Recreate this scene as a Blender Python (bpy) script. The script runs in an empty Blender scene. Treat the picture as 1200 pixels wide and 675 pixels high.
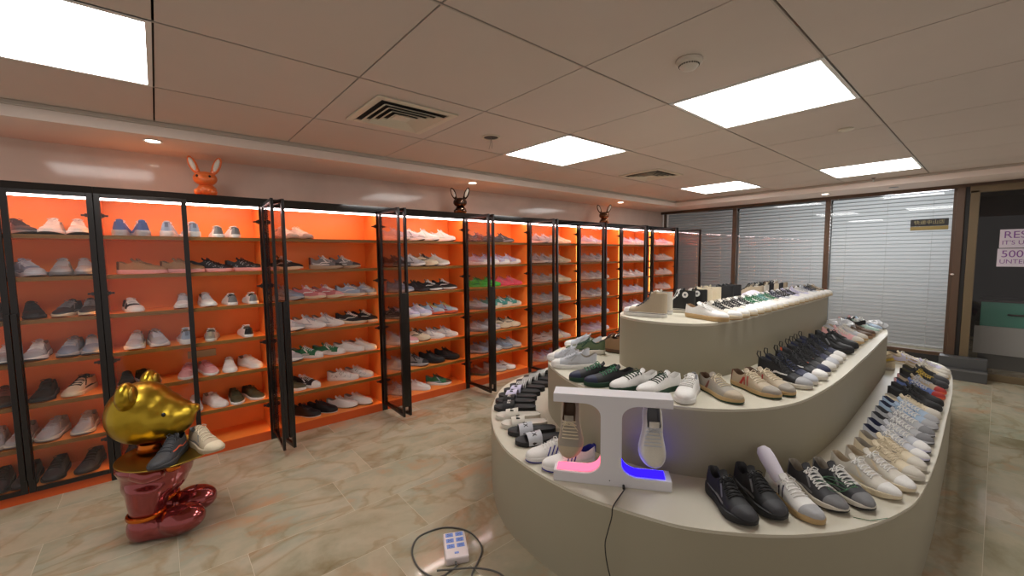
import bpy, bmesh, math, random
from mathutils import Vector, Matrix, Euler
random.seed(7)
C = bpy.context.scene.collection
sc = bpy.context.scene
R = math.radians
PI = math.pi

# ------------------------------------------------------------------ camera
FPX, YAW, PITCH, ROLL, CAMH = 486.22, R(49.52), R(4.414), R(0.577), 1.70
Fv = Vector((-math.sin(YAW)*math.cos(PITCH), math.cos(YAW)*math.cos(PITCH), -math.sin(PITCH)))
r0 = Vector((math.cos(YAW), math.sin(YAW), 0)); d0 = Fv.cross(r0)
Rv = math.cos(ROLL)*r0 + math.sin(ROLL)*d0
Dv = -math.sin(ROLL)*r0 + math.cos(ROLL)*d0
O = Vector((0, 0, CAMH))
cam = bpy.data.cameras.new('camera'); camo = bpy.data.objects.new('camera', cam); C.objects.link(camo)
cam.sensor_width = 36; cam.lens = FPX/1200*36; cam.clip_start = .05; cam.clip_end = 60
up = -Dv; bk = -Fv
camo.matrix_world = Matrix(((Rv.x, up.x, bk.x, 0), (Rv.y, up.y, bk.y, 0), (Rv.z, up.z, bk.z, CAMH), (0, 0, 0, 1)))
sc.camera = camo

def ray(x, y): return Rv*((x-600)/FPX) + Dv*((y-337.5)/FPX) + Fv
def onz(x, y, z):
    d = ray(x, y); return O + d*((z-CAMH)/d.z)
def onx(x, y, X):
    d = ray(x, y); return O + d*(X/d.x)

# ------------------------------------------------------------------ materials
def lin(c):
    def f(v):
        v /= 255.0
        return v/12.92 if v <= .04045 else ((v+.055)/1.055)**2.4
    return (f(c[0]), f(c[1]), f(c[2]), 1)
MATS = {}
def mat(name, rgb, rough=.6, metal=0, spec=.5, noise=0, nscale=40, bump=0, coat=0, emit=0, ergb=None):
    if name in MATS: return MATS[name]
    m = bpy.data.materials.new(name); m.use_nodes = True
    nt = m.node_tree; b = nt.nodes['Principled BSDF']
    b.inputs['Base Color'].default_value = lin(rgb)
    b.inputs['Roughness'].default_value = rough
    b.inputs['Metallic'].default_value = metal
    b.inputs['Specular IOR Level'].default_value = spec
    b.inputs['Coat Weight'].default_value = coat
    if emit:
        b.inputs['Emission Color'].default_value = lin(ergb or rgb); b.inputs['Emission Strength'].default_value = emit
    if noise or bump:
        tc = nt.nodes.new('ShaderNodeTexCoord'); n = nt.nodes.new('ShaderNodeTexNoise')
        n.inputs['Scale'].default_value = nscale; n.inputs['Detail'].default_value = 3
        nt.links.new(tc.outputs['Object'], n.inputs['Vector'])
        if noise:
            mx = nt.nodes.new('ShaderNodeMix'); mx.data_type = 'RGBA'
            c = lin(rgb); mx.inputs[6].default_value = tuple(max(0, v*(1-noise)) for v in c[:3])+(1,)
            mx.inputs[7].default_value = tuple(min(1, v*(1+noise)) for v in c[:3])+(1,)
            nt.links.new(n.outputs['Fac'], mx.inputs[0]); nt.links.new(mx.outputs[2], b.inputs['Base Color'])
        if bump:
            bp = nt.nodes.new('ShaderNodeBump'); bp.inputs['Strength'].default_value = bump; bp.inputs['Distance'].default_value = .002
            nt.links.new(n.outputs['Fac'], bp.inputs['Height']); nt.links.new(bp.outputs['Normal'], b.inputs['Normal'])
    MATS[name] = m; return m

def ramp(nt, fac, stops):
    r = nt.nodes.new('ShaderNodeValToRGB'); e = r.color_ramp.elements
    while len(e) < len(stops): e.new(.5)
    for el, (p, c) in zip(e, stops): el.position = p; el.color = lin(c)
    nt.links.new(fac, r.inputs['Fac']); return r.outputs['Color']

def floor_material():
    m = bpy.data.materials.new('polished_marble_tile'); m.use_nodes = True
    nt = m.node_tree; b = nt.nodes['Principled BSDF']; L = nt.links
    tc = nt.nodes.new('ShaderNodeTexCoord')
    mp = nt.nodes.new('ShaderNodeMapping'); mp.inputs['Rotation'].default_value = (0, 0, R(90))
    mp.inputs['Location'].default_value = (0, -.03, 0)
    L.new(tc.outputs['Object'], mp.inputs['Vector'])
    br = nt.nodes.new('ShaderNodeTexBrick'); br.offset = .33; br.squash = 1
    br.inputs['Scale'].default_value = 1; br.inputs['Brick Width'].default_value = .92; br.inputs['Row Height'].default_value = .46
    br.inputs['Mortar Size'].default_value = .0015; br.inputs['Mortar Smooth'].default_value = .2
    br.inputs['Color1'].default_value = (0, 0, 0, 1); br.inputs['Color2'].default_value = (1, 1, 1, 1); br.inputs['Mortar'].default_value = (.5, .5, .5, 1)
    L.new(mp.outputs[0], br.inputs['Vector'])
    add = nt.nodes.new('ShaderNodeVectorMath'); add.operation = 'MULTIPLY_ADD'
    L.new(br.outputs['Color'], add.inputs[0]); add.inputs[1].default_value = (7.3, 3.1, 5.7); L.new(mp.outputs[0], add.inputs[2])
    st = nt.nodes.new('ShaderNodeMapping'); st.inputs['Scale'].default_value = (.9, 1.25, 1); st.inputs['Rotation'].default_value = (0, 0, R(8))
    L.new(add.outputs[0], st.inputs['Vector'])
    n1 = nt.nodes.new('ShaderNodeTexNoise'); n1.inputs['Scale'].default_value = 1.5; n1.inputs['Detail'].default_value = 8; n1.inputs['Distortion'].default_value = .25; n1.inputs['Roughness'].default_value = .6
    L.new(st.outputs[0], n1.inputs['Vector'])
    col = ramp(nt, n1.outputs['Fac'], [(.3, (140, 130, 104)), (.42, (166, 160, 138)), (.5, (180, 170, 148)), (.58, (164, 162, 142)), (.68, (182, 150, 120)), (.78, (190, 180, 158))])
    n2 = nt.nodes.new('ShaderNodeTexNoise'); n2.inputs['Scale'].default_value = 1.8; n2.inputs['Detail'].default_value = 7; n2.inputs['Distortion'].default_value = .6
    L.new(st.outputs[0], n2.inputs['Vector'])
    vein = ramp(nt, n2.outputs['Fac'], [(.44, (255, 255, 255)), (.495, (222, 204, 178)), (.52, (250, 246, 238)), (.9, (255, 255, 255))])
    mx = nt.nodes.new('ShaderNodeMix'); mx.data_type = 'RGBA'; mx.blend_type = 'MULTIPLY'; mx.inputs[0].default_value = .6
    L.new(col, mx.inputs[6]); L.new(vein, mx.inputs[7])
    m2 = nt.nodes.new('ShaderNodeMix'); m2.data_type = 'RGBA'; L.new(br.outputs['Fac'], m2.inputs[0])
    L.new(mx.outputs[2], m2.inputs[6]); m2.inputs[7].default_value = lin((208, 196, 172))  # pale joint colour paints in the bright glints along the tile seams
    L.new(m2.outputs[2], b.inputs['Base Color'])
    b.inputs['Roughness'].default_value = .07; b.inputs['Specular IOR Level'].default_value = .7
    bp = nt.nodes.new('ShaderNodeBump'); bp.inputs['Strength'].default_value = .6; bp.inputs['Distance'].default_value = .003; bp.invert = True
    L.new(br.outputs['Fac'], bp.inputs['Height']); L.new(bp.outputs['Normal'], b.inputs['Normal'])
    return m
def wall_material():
    m = bpy.data.materials.new('polished_beige_wall'); m.use_nodes = True
    nt = m.node_tree; b = nt.nodes['Principled BSDF']; L = nt.links
    tc = nt.nodes.new('ShaderNodeTexCoord'); n = nt.nodes.new('ShaderNodeTexNoise')
    n.inputs['Scale'].default_value = 1.4; n.inputs['Detail'].default_value = 8; n.inputs['Distortion'].default_value = 1.5
    L.new(tc.outputs['Object'], n.inputs['Vector'])
    c = ramp(nt, n.outputs['Fac'], [(.3, (198, 182, 170)), (.5, (206, 190, 178)), (.7, (214, 198, 186))])
    L.new(c, b.inputs['Base Color']); b.inputs['Roughness'].default_value = .08; b.inputs['Specular IOR Level'].default_value = .2
    return m
def glass_material(name, tint, refl=1.5, rough=.0):
    m = bpy.data.materials.new(name); m.use_nodes = True
    nt = m.node_tree; nt.nodes.clear(); L = nt.links
    o = nt.nodes.new('ShaderNodeOutputMaterial'); mx = nt.nodes.new('ShaderNodeMixShader')
    t = nt.nodes.new('ShaderNodeBsdfTransparent'); t.inputs[0].default_value = tint+(1,)
    g = nt.nodes.new('ShaderNodeBsdfGlossy'); g.inputs['Roughness'].default_value = rough
    lw = nt.nodes.new('ShaderNodeLayerWeight'); lw.inputs['Blend'].default_value = .5
    pw = nt.nodes.new('ShaderNodeMath'); pw.operation = 'POWER'; pw.inputs[1].default_value = 5; L.new(lw.outputs['Facing'], pw.inputs[0])
    f = nt.nodes.new('ShaderNodeMath'); f.operation = 'MULTIPLY_ADD'; f.inputs[1].default_value = .8; f.inputs[2].default_value = .028*refl/1.5; L.new(pw.outputs[0], f.inputs[0])
    if tint[0] < .9:                                             # smoked glass absorbs more along a slanted path
        tm = nt.nodes.new('ShaderNodeMix'); tm.data_type = 'RGBA'; p2 = nt.nodes.new('ShaderNodeMath'); p2.operation = 'POWER'; p2.inputs[1].default_value = 2; L.new(lw.outputs['Facing'], p2.inputs[0]); L.new(p2.outputs[0], tm.inputs[0])
        tm.inputs[6].default_value = (.97, .955, .955, 1); tm.inputs[7].default_value = (tint[0]*.82, tint[1]*.84, tint[2]*.86, 1); L.new(tm.outputs[2], t.inputs[0])
    L.new(f.outputs[0], mx.inputs[0]); L.new(t.outputs[0], mx.inputs[1]); L.new(g.outputs[0], mx.inputs[2]); L.new(mx.outputs[0], o.inputs[0])
    return m
def emission(name, rgb, s):
    m = bpy.data.materials.new(name); m.use_nodes = True
    nt = m.node_tree; nt.nodes.clear(); o = nt.nodes.new('ShaderNodeOutputMaterial'); e = nt.nodes.new('ShaderNodeEmission')
    e.inputs[0].default_value = lin(rgb); e.inputs[1].default_value = s; nt.links.new(e.outputs[0], o.inputs[0]); return m
def slat_material():
    m = bpy.data.materials.new('blind_slat'); m.use_nodes = True
    nt = m.node_tree; nt.nodes.clear(); L = nt.links
    o = nt.nodes.new('ShaderNodeOutputMaterial'); mx = nt.nodes.new('ShaderNodeMixShader'); mx.inputs[0].default_value = .3
    d = nt.nodes.new('ShaderNodeBsdfDiffuse'); d.inputs[0].default_value = lin((150, 140, 134))
    t = nt.nodes.new('ShaderNodeBsdfTranslucent'); t.inputs[0].default_value = lin((220, 226, 226))
    L.new(d.outputs[0], mx.inputs[1]); L.new(t.outputs[0], mx.inputs[2]); L.new(mx.outputs[0], o.inputs[0]); return m

M_floor = floor_material(); M_wall = wall_material()
M_tile = mat('ceiling_tile', (200, 187, 176), .75, noise=.03, nscale=3)
M_tbar = mat('ceiling_bar', (176, 164, 152), .5)
M_gap = mat('ceiling_gap', (60, 52, 48), .9)
M_soffit = mat('soffit_plaster', (224, 208, 198), .7)
M_white = mat('plain_white', (225, 222, 216), .5)
M_orange = mat('orange_laminate', (250, 148, 66), .42)
M_edge = mat('shelf_edge_bronze', (128, 88, 30), .4)
M_black = mat('black_frame', (22, 15, 13), .28)
M_plinth = mat('orange_plinth', (206, 84, 30), .35)
M_tint = glass_material('smoked_glass', (.81, .755, .765), 1.5)
M_clear = glass_material('window_glass', (.93, .94, .95), 1.5)
M_led = emission('led_strip', (255, 234, 230), 18)
M_ledw = emission('led_strip_warm', (255, 178, 92), 10)
M_panel = emission('light_panel', (255, 253, 250), 9.5)
M_spot = emission('downlight_glow', (255, 244, 225), 14)
M_bronze = mat('bronze_frame', (92, 72, 58), .35, metal=.35)
M_bronze2 = mat('bronze_frame_pale', (112, 96, 72), .4, metal=.3)
M_chrome = mat('satin_chrome', (150, 145, 140), .3, metal=1)
M_dark = mat('dark_metal', (60, 52, 48), .4, metal=.6)
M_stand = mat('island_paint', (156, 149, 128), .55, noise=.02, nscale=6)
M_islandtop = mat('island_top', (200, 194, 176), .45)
M_grille = mat('vent_cream', (206, 196, 176), .5)
M_slat = slat_material()
M_step = mat('grey_step', (74, 74, 74), .6)

# ------------------------------------------------------------------ mesh builder
class MB:
    def __init__(s): s.v = []; s.f = []; s.mi = []
    def add(s, vs, fs, mi=0):
        o = len(s.v); s.v += [tuple(p) for p in vs]; s.f += [tuple(i+o for i in f) for f in fs]; s.mi += [mi]*len(fs)
    def box(s, a, b, mi=0, M=None):
        x0, y0, z0 = a; x1, y1, z1 = b
        vs = [Vector(p) for p in ((x0,y0,z0),(x1,y0,z0),(x1,y1,z0),(x0,y1,z0),(x0,y0,z1),(x1,y0,z1),(x1,y1,z1),(x0,y1,z1))]
        if M: vs = [M @ p for p in vs]
        s.add(vs, [(0,3,2,1),(4,5,6,7),(0,1,5,4),(1,2,6,5),(2,3,7,6),(3,0,4,7)], mi)
    def loft(s, rings, closed=True, cap0=True, cap1=True, mi=0):
        n = len(rings[0]); vs = [p for r in rings for p in r]; fs = []
        for i in range(len(rings)-1):
            for j in range(n if closed else n-1):
                k = (j+1) % n; fs.append((i*n+j, i*n+k, (i+1)*n+k, (i+1)*n+j))
        if closed and cap0: fs.append(tuple(range(n-1, -1, -1)))
        if closed and cap1: fs.append(tuple((len(rings)-1)*n+j for j in range(n)))
        s.add(vs, fs, mi)
    def prism(s, poly, z0, z1, mi=0, M=None):
        a = [Vector((p[0], p[1], z0)) for p in poly]; b = [Vector((p[0], p[1], z1)) for p in poly]
        if M: a = [M @ p for p in a]; b = [M @ p for p in b]
        s.loft([a, b], mi=mi)
    def tube(s, pts, r, n=8, mi=0, cap=True):
        pts = [Vector(p) for p in pts]; rings = []; pn = None
        for i, p in enumerate(pts):
            t = (pts[min(i+1, len(pts)-1)] - pts[max(i-1, 0)])
            if t.length < 1e-9: t = Vector((0, 0, 1))
            t.normalize()
            if pn is None: pn = t.orthogonal().normalized()
            else:
                pn = pn - t*pn.dot(t)
                pn = pn.normalized() if pn.length > 1e-6 else t.orthogonal().normalized()
            bn = t.cross(pn); rr = r[i] if isinstance(r, (list, tuple)) else r
            rings.append([p + (pn*math.cos(2*PI*k/n) + bn*math.sin(2*PI*k/n))*rr for k in range(n)])
        s.loft(rings, cap0=cap, cap1=cap, mi=mi)
    def ell(s, c, r, seg=20, rin=12, mi=0, M=None):
        vs = []; fs = []
        for i in range(rin+1):
            th = PI*i/rin
            for j in range(seg):
                ph = 2*PI*j/seg
                p = Vector((r[0]*math.sin(th)*math.cos(ph), r[1]*math.sin(th)*math.sin(ph), r[2]*math.cos(th)))
                if M: p = M @ p
                vs.append(p + Vector(c))
        for i in range(rin):
            for j in range(seg):
                k = (j+1) % seg; fs.append((i*seg+j, (i+1)*seg+j, (i+1)*seg+k, i*seg+k))
        s.add(vs, fs, mi)
    def lathe(s, prof, n=32, mi=0, c=(0, 0, 0)):
        rings = [[Vector((c[0]+r*math.cos(2*PI*k/n), c[1]+r*math.sin(2*PI*k/n), c[2]+z)) for k in range(n)] for r, z in prof]
        s.loft(rings, mi=mi)
    def mesh(s, name, smooth=False, weld=False):
        me = bpy.data.meshes.new(name); me.from_pydata(s.v, [], s.f)
        if weld:
            bm = bmesh.new(); bm.from_mesh(me); bmesh.ops.remove_doubles(bm, verts=bm.verts, dist=1e-5)
            bmesh.ops.recalc_face_normals(bm, faces=bm.faces); bm.to_mesh(me); bm.free()
        else:
            for p, i in zip(me.polygons, s.mi): p.material_index = i
        if smooth:
            me.shade_smooth()
            try: me.set_sharp_from_angle(angle=R(smooth if smooth is not True else 50))
            except Exception: pass
        return me
    def build(s, name, m, parent=None, smooth=False, bevel=0, weld=False):
        me = s.mesh(name, smooth, weld)
        for x in (m if isinstance(m, (list, tuple)) else [m]): me.materials.append(x)
        o = bpy.data.objects.new(name, me); C.objects.link(o)
        if parent: o.parent = parent
        if bevel:
            b = o.modifiers.new('bevel', 'BEVEL'); b.width = bevel; b.segments = 2; b.limit_method = 'ANGLE'
        return o
def tag(o, label=None, cat=None, group=None, kind=None):
    if label: o['label'] = label
    if cat: o['category'] = cat
    if group: o['group'] = group
    if kind: o['kind'] = kind
    return o
def empty(name, loc, rz=0, label=None, cat=None, group=None):
    o = bpy.data.objects.new(name, None); C.objects.link(o); o.location = loc; o.rotation_euler = (0, 0, rz); o.empty_display_size = .05
    return tag(o, label, cat, group)
def box_obj(name, a, b, m, parent=None, bevel=0):
    q = MB(); q.box(a, b); return q.build(name, m, parent, bevel=bevel)
def struct(o): o['kind'] = 'structure'; return o

# ------------------------------------------------------------------ room
XL, YB, XR, YF = -4.76, 8.30, 1.70, -1.90
ZC, ZS = 2.70, 2.60
struct(box_obj('floor', (XL-.2, YF-.2, -.1), (XR+.2, 12.6, 0), M_floor))
struct(box_obj('wall_left', (XL-.15, YF-.15, 0), (XL, 12.6, 3.0), M_wall))
# (walls behind the viewer and right left out, letting ambient world light in)

# ceiling: gridded tiles over a dark gap; tiles are surface pattern of one ceiling
gx = [-4.05, -3.24, -2.365, -1.485, -.63, .24, 1.11, XR]
gy = [YF, -1.70, -.83, .045, .917, 1.79, 2.655, 3.525, 4.40, 5.27, 6.13, 7.01, 7.56]
LIGHTS = [(1, 2), (1, 6), (3, 6), (1, 10), (3, 10)]   # cells (x index, y index)
cells = {(i, j) for i, j in LIGHTS}
q = MB()
VENTC = {(1, 4), (1, 8)}
for i in range(len(gx)-1):
    for j in range(len(gy)-1):
        if (i, j) in cells: continue
        g = .0045
        q.box((gx[i]+g, gy[j]+g, ZC), (gx[i+1]-g, gy[j+1]-g, ZC+.012), 0)
q.box((-4.05, YF, ZC+.10), (XR, 7.56, ZC+.16), 1)
for i in range(len(gx)-1):
    for j in range(len(gy)-1):
        if (i, j) not in cells: q.box((gx[i]-.01, gy[j]-.01, ZC+.013), (gx[i+1]+.01, gy[j+1]+.01, ZC+.02), 1)
for x in gx[1:-1]:
    q.box((x-.012, YF, ZC-.001), (x-.004, 7.56, ZC+.004), 2)
struct(q.build('ceiling', [M_tile, M_gap, M_tbar]))
# dropped border along the cabinet wall and the window wall
q = MB(); q.box((XL, YF, ZS), (-4.05, YB, ZS+.3)); q.box((-4.05, 7.56, ZS), (XR, YB, ZS+.3))
struct(q.build('ceiling', M_soffit))
q = MB(); q.box((-4.05, YF, ZC-.03), (-4.02, 7.56, ZC)); q.box((-4.02, 7.53, ZC-.03), (XR, 7.56, ZC))
struct(q.build('trim_1', M_tbar, bevel=.006))

# ceiling lights
LN = {(1, 2): 'large square light panel nearest the camera at the ceiling, upper left', (1, 6): 'square ceiling light panel behind the ceiling hole with hanging wires',
      (3, 6): 'bright square light panel beside the white smoke detector', (1, 10): 'far light panel beyond the second air vent, above the cabinet end',
      (3, 10): 'far right light panel close to the window blinds', (3, 2): 'light panel behind the camera, over the island side', (5, 2): 'light panel behind the camera by the right wall'}
for (i, j) in LIGHTS:
    x0, x1, y0, y1 = gx[i], gx[i+1], gy[j], gy[j+1]
    e = empty('ceiling_light', ((x0+x1)/2, (y0+y1)/2, ZC), 0, LN[(i, j)], 'ceiling light', 'square light panels in the ceiling')
    hx, hy = (x1-x0)/2-.004, (y1-y0)/2-.004
    q = MB(); w = .022
    q.box((-hx, -hy, -.004), (hx, -hy+w, .06)); q.box((-hx, hy-w, -.004), (hx, hy, .06)); q.box((-hx, -hy+w, -.004), (-hx+w, hy-w, .06)); q.box((hx-w, -hy+w, -.004), (hx, hy-w, .06))
    q.build('frame', M_white, e)
    q = MB(); q.box((-hx+w, -hy+w, .002), (hx-w, hy-w, .02)); q.build('diffuser', M_panel, e)

# recessed downlights in the dropped border
for n, (x, y) in enumerate([(-4.22, .03), (-4.24, 3.0), (-4.26, 6.1), (-1.78, 7.85)]):
    lab = ['round recessed downlight left of the orange rabbit', 'round recessed downlight above the dark rabbit in the middle', 'round recessed downlight above the farthest rabbit', 'round recessed downlight over the window blinds'][n]
    e = empty('downlight', (x, y, ZS), 0, lab, 'downlight', 'recessed downlights')
    q = MB(); q.lathe([(.035, .001), (.058, -.001), (.062, -.006), (.058, -.009), (.046, -.006), (.04, .001)], 28); q.build('trim_ring', M_white, e, smooth=True)
    q = MB(); q.lathe([(.0, -.002), (.043, -.002), (.043, -.0035), (0, -.0035)], 28); q.build('lamp', M_spot, e)
    l = bpy.data.lights.new('downlight_lamp', 'SPOT'); l.energy = 14; l.spot_size = R(105); l.spot_blend = .7; l.color = (1, .86, .7); l.shadow_soft_size = .04
    lo = bpy.data.objects.new('downlight_lamp', l); C.objects.link(lo); lo.location = (x, y, ZS-.02)
for n, (x, y) in enumerate([(-1.0, 7.85)]):
    q = MB(); q.lathe([(0, .001), (.05, .001), (.055, -.006), (.04, -.01), (0, -.008)], 24)
    tag(q.build('downlight', M_chrome, smooth=True), 'unlit round downlight at the ceiling border near the brass sign', 'downlight'); C.objects[-1].location = (x, y, ZS)

# air vents
def vent(x0, x1, y0, y1, label):
    cx, cy = (x0+x1)/2, (y0+y1)/2; hx, hy = (x1-x0)/2, (y1-y0)/2
    e = empty('air_vent', (cx, cy, ZC), 0, label, 'air vent', 'square ceiling air vents')
    def ring(q, a, b, z0, z1, t):
        q.box((-a, -b, z0), (a, -b+t, z1)); q.box((-a, b-t, z0), (a, b, z1)); q.box((-a, -b+t, z0), (-a+t, b-t, z1)); q.box((a-t, -b+t, z0), (a, b-t, z1))
    q = MB(); ring(q, hx, hy, -.012, -.002, .05); q.build('frame', M_grille, e, bevel=.004)
    q = MB(); q.box((-hx+.05, -hy+.05, -.004), (hx-.05, hy-.05, -.001)); q.build('backing', mat('vent_dark', (38, 32, 30), .9), e)
    for k in range(4):
        a = hx-.075-.045*k; b = hy-.075-.045*k; q = MB()
        outer = [(-a, -b), (a, -b), (a, b), (-a, b)]; i2 = [(-a+.03, -b+.03), (a-.03, -b+.03), (a-.03, b-.03), (-a+.03, b-.03)]
        rings = [[Vector((p[0], p[1], -.022)) for p in outer], [Vector((p[0], p[1], -.026)) for p in outer], [Vector((p[0], p[1], -.010)) for p in i2], [Vector((p[0], p[1], -.006)) for p in i2], [Vector((p[0], p[1], -.022)) for p in outer]]
        q.loft(rings, cap0=False, cap1=False); q.build('louvre', M_grille, e)
    q = MB(); q.box((-hx+.235, -hy+.235, -.018), (hx-.235, hy-.235, -.012)); q.build('centre_plate', M_grille, e)
vent(-3.10, -2.53, 1.09, 1.68, 'square louvred air vent nearest the camera, above the cabinets')
vent(-3.18, -2.62, 4.5, 5.08, 'square louvred air vent far back between two light panels')
# grime around the second vent's tile joints is omitted; smoke detector
e = empty('smoke_detector', (-1.09, 2.146, ZC), 0, 'white round smoke detector on the ceiling beside a light panel', 'smoke detector')
q = MB(); q.lathe([(0, 0), (.062, 0), (.066, -.006), (.064, -.02), (.054, -.026), (0, -.026)], 32); q.build('base', mat('detector_white', (196, 186, 172), .5), e, smooth=40)
q = MB(); q.lathe([(0, -.026), (.046, -.026), (.047, -.034), (.034, -.048), (.012, -.052), (0, -.052)], 32); q.build('sensor_head', mat('detector_white', (0, 0, 0)), e, smooth=40)
q = MB()
for k in range(24):
    a = 2*PI*k/24; q.box((-.002, .0, -.003), (.002, .004, .003), M=Matrix.Translation((.0462*math.cos(a), .0462*math.sin(a), -.031)) @ Matrix.Rotation(a-PI/2, 4, 'Z'))
q.build('slot', mat('vent_dark', (0, 0, 0)), e)
# open ceiling hole with dangling wires
e = empty('speaker_hole', (-2.83, 2.2, ZC), 0, 'round open ceiling fitting with thin wires hanging down', 'ceiling fitting')
q = MB(); q.lathe([(.062, -.001), (.078, -.001), (.080, -.006), (.074, -.009), (.062, -.007), (.062, -.001)], 32); q.build('rim', M_grille, e, smooth=True)
q = MB(); q.lathe([(0, -.001), (.062, -.001), (.062, -.002), (0, -.002)], 32); q.build('recess', mat('hole_grey', (70, 62, 58), .9), e)
for k in (0, 1):
    q = MB(); q.tube([(.0, 0, -.002), (.004*(1-2*k), .002, -.03), (.01-.03*k, .004, -.06), (.0-.045*k, .01, -.09)], .0016, 6); q.build('wire', mat('wire_grey', (120, 110, 105), .6), e)
q = MB(); q.lathe([(0, 0), (.05, 0), (.052, -.008), (.04, -.016), (0, -.018)], 24)
tag(q.build('ceiling_sensor', M_grille, smooth=True), 'small cream disc on the ceiling past the smoke detector', 'sensor').location = onz(991, 151, ZC)
q = MB(); q.lathe([(0, 0), (.022, 0), (.022, -.01), (.008, -.02), (.008, -.05), (.02, -.055), (0, -.058)], 16)
tag(q.build('sprinkler_head', M_chrome, smooth=True), 'small sprinkler head near the far right light panel', 'sprinkler').location = (-1.15, 7.4, ZC)

# ------------------------------------------------------------------ window wall
mull = [(-4.76, -4.66), (-3.30, -3.23), (-1.87, -1.80)]
SILL, HEADZ = .29, 2.55
struct(box_obj('wall_back', (XL, YB, 0), (-.44, YB+.12, SILL-.05), mat('dark_wall', (38, 38, 40), .5)))
def frame_window(n, xa, xb):
    e = empty('window_%d' % n, ((xa+xb)/2, YB+.03, SILL)); e['kind'] = 'structure'
    w = xb-xa; q = MB(); h = HEADZ-SILL+.05
    q.box((-w/2-.035, -.03, 0-.05), (w/2+.035, .03, .0)); q.box((-w/2-.035, -.035, h-.05), (w/2+.035, .03, h))
    q.box((-w/2-.035, -.03, 0), (-w/2, .03, h-.05)); q.box((w/2, -.03, 0), (w/2+.035, .03, h-.05))
    q.build('window_frame', M_bronze, e, bevel=.003)
    q = MB(); q.box((-w/2, -.004, 0), (w/2, .004, h-.05)); q.build('window_glass', M_clear, e)
frame_window(1, -4.66, -3.30); frame_window(2, -3.23, -1.87); frame_window(3, -1.80, -.44)
def blind(xa, xb, label):
    w = xb-xa-.01; e = empty('venetian_blind', ((xa+xb)/2, YB+.12, SILL+.04), 0, label, 'window blind', 'white venetian blinds behind the glass')
    q = MB(); n = 40; h = 2.22
    for k in range(n):
        z = .02 + h*k/n; a = R(54)
        c, s_ = math.cos(a)*.031, math.sin(a)*.031
        q.add([(-w/2, -c, z-s_), (w/2, -c, z-s_), (w/2, 0, z+.001), (-w/2, 0, z+.001), (w/2, c, z+s_), (-w/2, c, z+s_)], [(0, 1, 2, 3), (3, 2, 4, 5)])
    q.build('slats', M_slat, e, smooth=True)
    q = MB(); q.box((-w/2, -.018, h+.01), (w/2, .018, h+.045)); q.build('head_rail', M_white, e)
    q = MB(); q.box((-w/2, -.014, -.012), (w/2, .014, .004)); q.build('bottom_rail', M_white, e)
    for xx in (-w*.36, 0, w*.36):
        q = MB(); q.tube([(xx, -.02, 0), (xx, -.02, h+.01)], .0018, 5); q.build('cord', mat('cord_white', (190, 188, 182), .7), e)
blind(-4.66, -3.30, 'dim white venetian blind in the window next to the cabinet end')
blind(-3.23, -1.87, 'white venetian blind in the middle window pane')
blind(-1.80, -.44, 'brightest venetian blind, behind the black and brass sign')
box_obj('trim_2', (XL, YB-.01, 2.55), (XR, YB+.12, 2.62), M_bronze)['kind'] = 'structure'
# door side
q = MB(); q.box((-.405, YB-.05, 0), (-.33, YB+.1, 2.56)); struct(q.build('trim_3', M_bronze, bevel=.004))
q = MB(); q.box((-.33, YB-.02, .0), (-.29, YB+.02, 2.56)); struct(q.build('trim_4', mat('gasket_black', (30, 26, 24), .5)))
q = MB()
q.box((-.285, YB-.05, .0), (-.20, YB+.03, 2.50)); q.box((-.29, YB-.05, 2.47), (XR, YB+.03, 2.56)); q.box((-.02, YB-.06, 0), (XR, YB+.04, .09))
struct(q.build('door_1', M_bronze2, bevel=.004))
dr = [o for o in C.objects if o.name == 'door_1'][0]
box_obj('door_glass', (-.20, YB-.01, .02), (XR, YB, 2.47), glass_material('door_glass', (.80, .83, .83), 1.5), dr)
# white knob on the mullion
q = MB(); q.ell((-.40, YB-.06, 1.39), (.018, .012, .012)); tag(q.build('door_bell', M_white, smooth=True), 'small white button on the brown mullion beside the door', 'button')
# steps
e = empty('entrance_step', (-.23, YB-.2, 0), 0, 'dark grey double step in front of the window mullion', 'step')
box_obj('lower_step', (-.235, -.13, 0), (.215, .14, .145), M_step, e, .006); box_obj('upper_step', (-.235, -.02, .147), (.205, .14, .285), M_step, e, .006)
box_obj('nosing', (-.235, -.137, .125), (.215, -.131, .145), mat('step_light', (100, 100, 100), .5), e)
# outdoor corridor and the dark shop beyond
struct(box_obj('wall_corridor', (XL, 11.2, 0), (-.3, 11.3, 3), mat('corridor_wall', (188, 196, 200), .8)))
struct(box_obj('wall_light_block', (-.37, YB+.13, 0), (-.31, 12.5, 3), mat('corridor_dark', (40, 42, 46), .8)))  # added unseen wall, keeps the corridor light out of the dark shop
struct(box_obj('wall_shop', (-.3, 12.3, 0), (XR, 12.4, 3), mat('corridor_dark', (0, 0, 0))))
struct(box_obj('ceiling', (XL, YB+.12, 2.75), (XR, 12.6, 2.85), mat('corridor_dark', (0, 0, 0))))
def area(name, loc, size, energy, col, rot):
    l = bpy.data.lights.new(name, 'AREA'); l.shape = 'RECTANGLE'; l.size, l.size_y = size; l.energy = energy; l.color = col
    o = bpy.data.objects.new(name, l); C.objects.link(o); o.location = loc; o.rotation_euler = rot; return o
area('corridor_lamp', (-1.0, 10.4, 2.1), (.8, .8), 74, (.97, .98, 1), (R(-75), 0, 0))
area('corridor_lamp', (-2.3, 9.6, 1.6), (.4, .4), 6, (.95, .97, 1), (R(-80), 0, 0))
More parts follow.
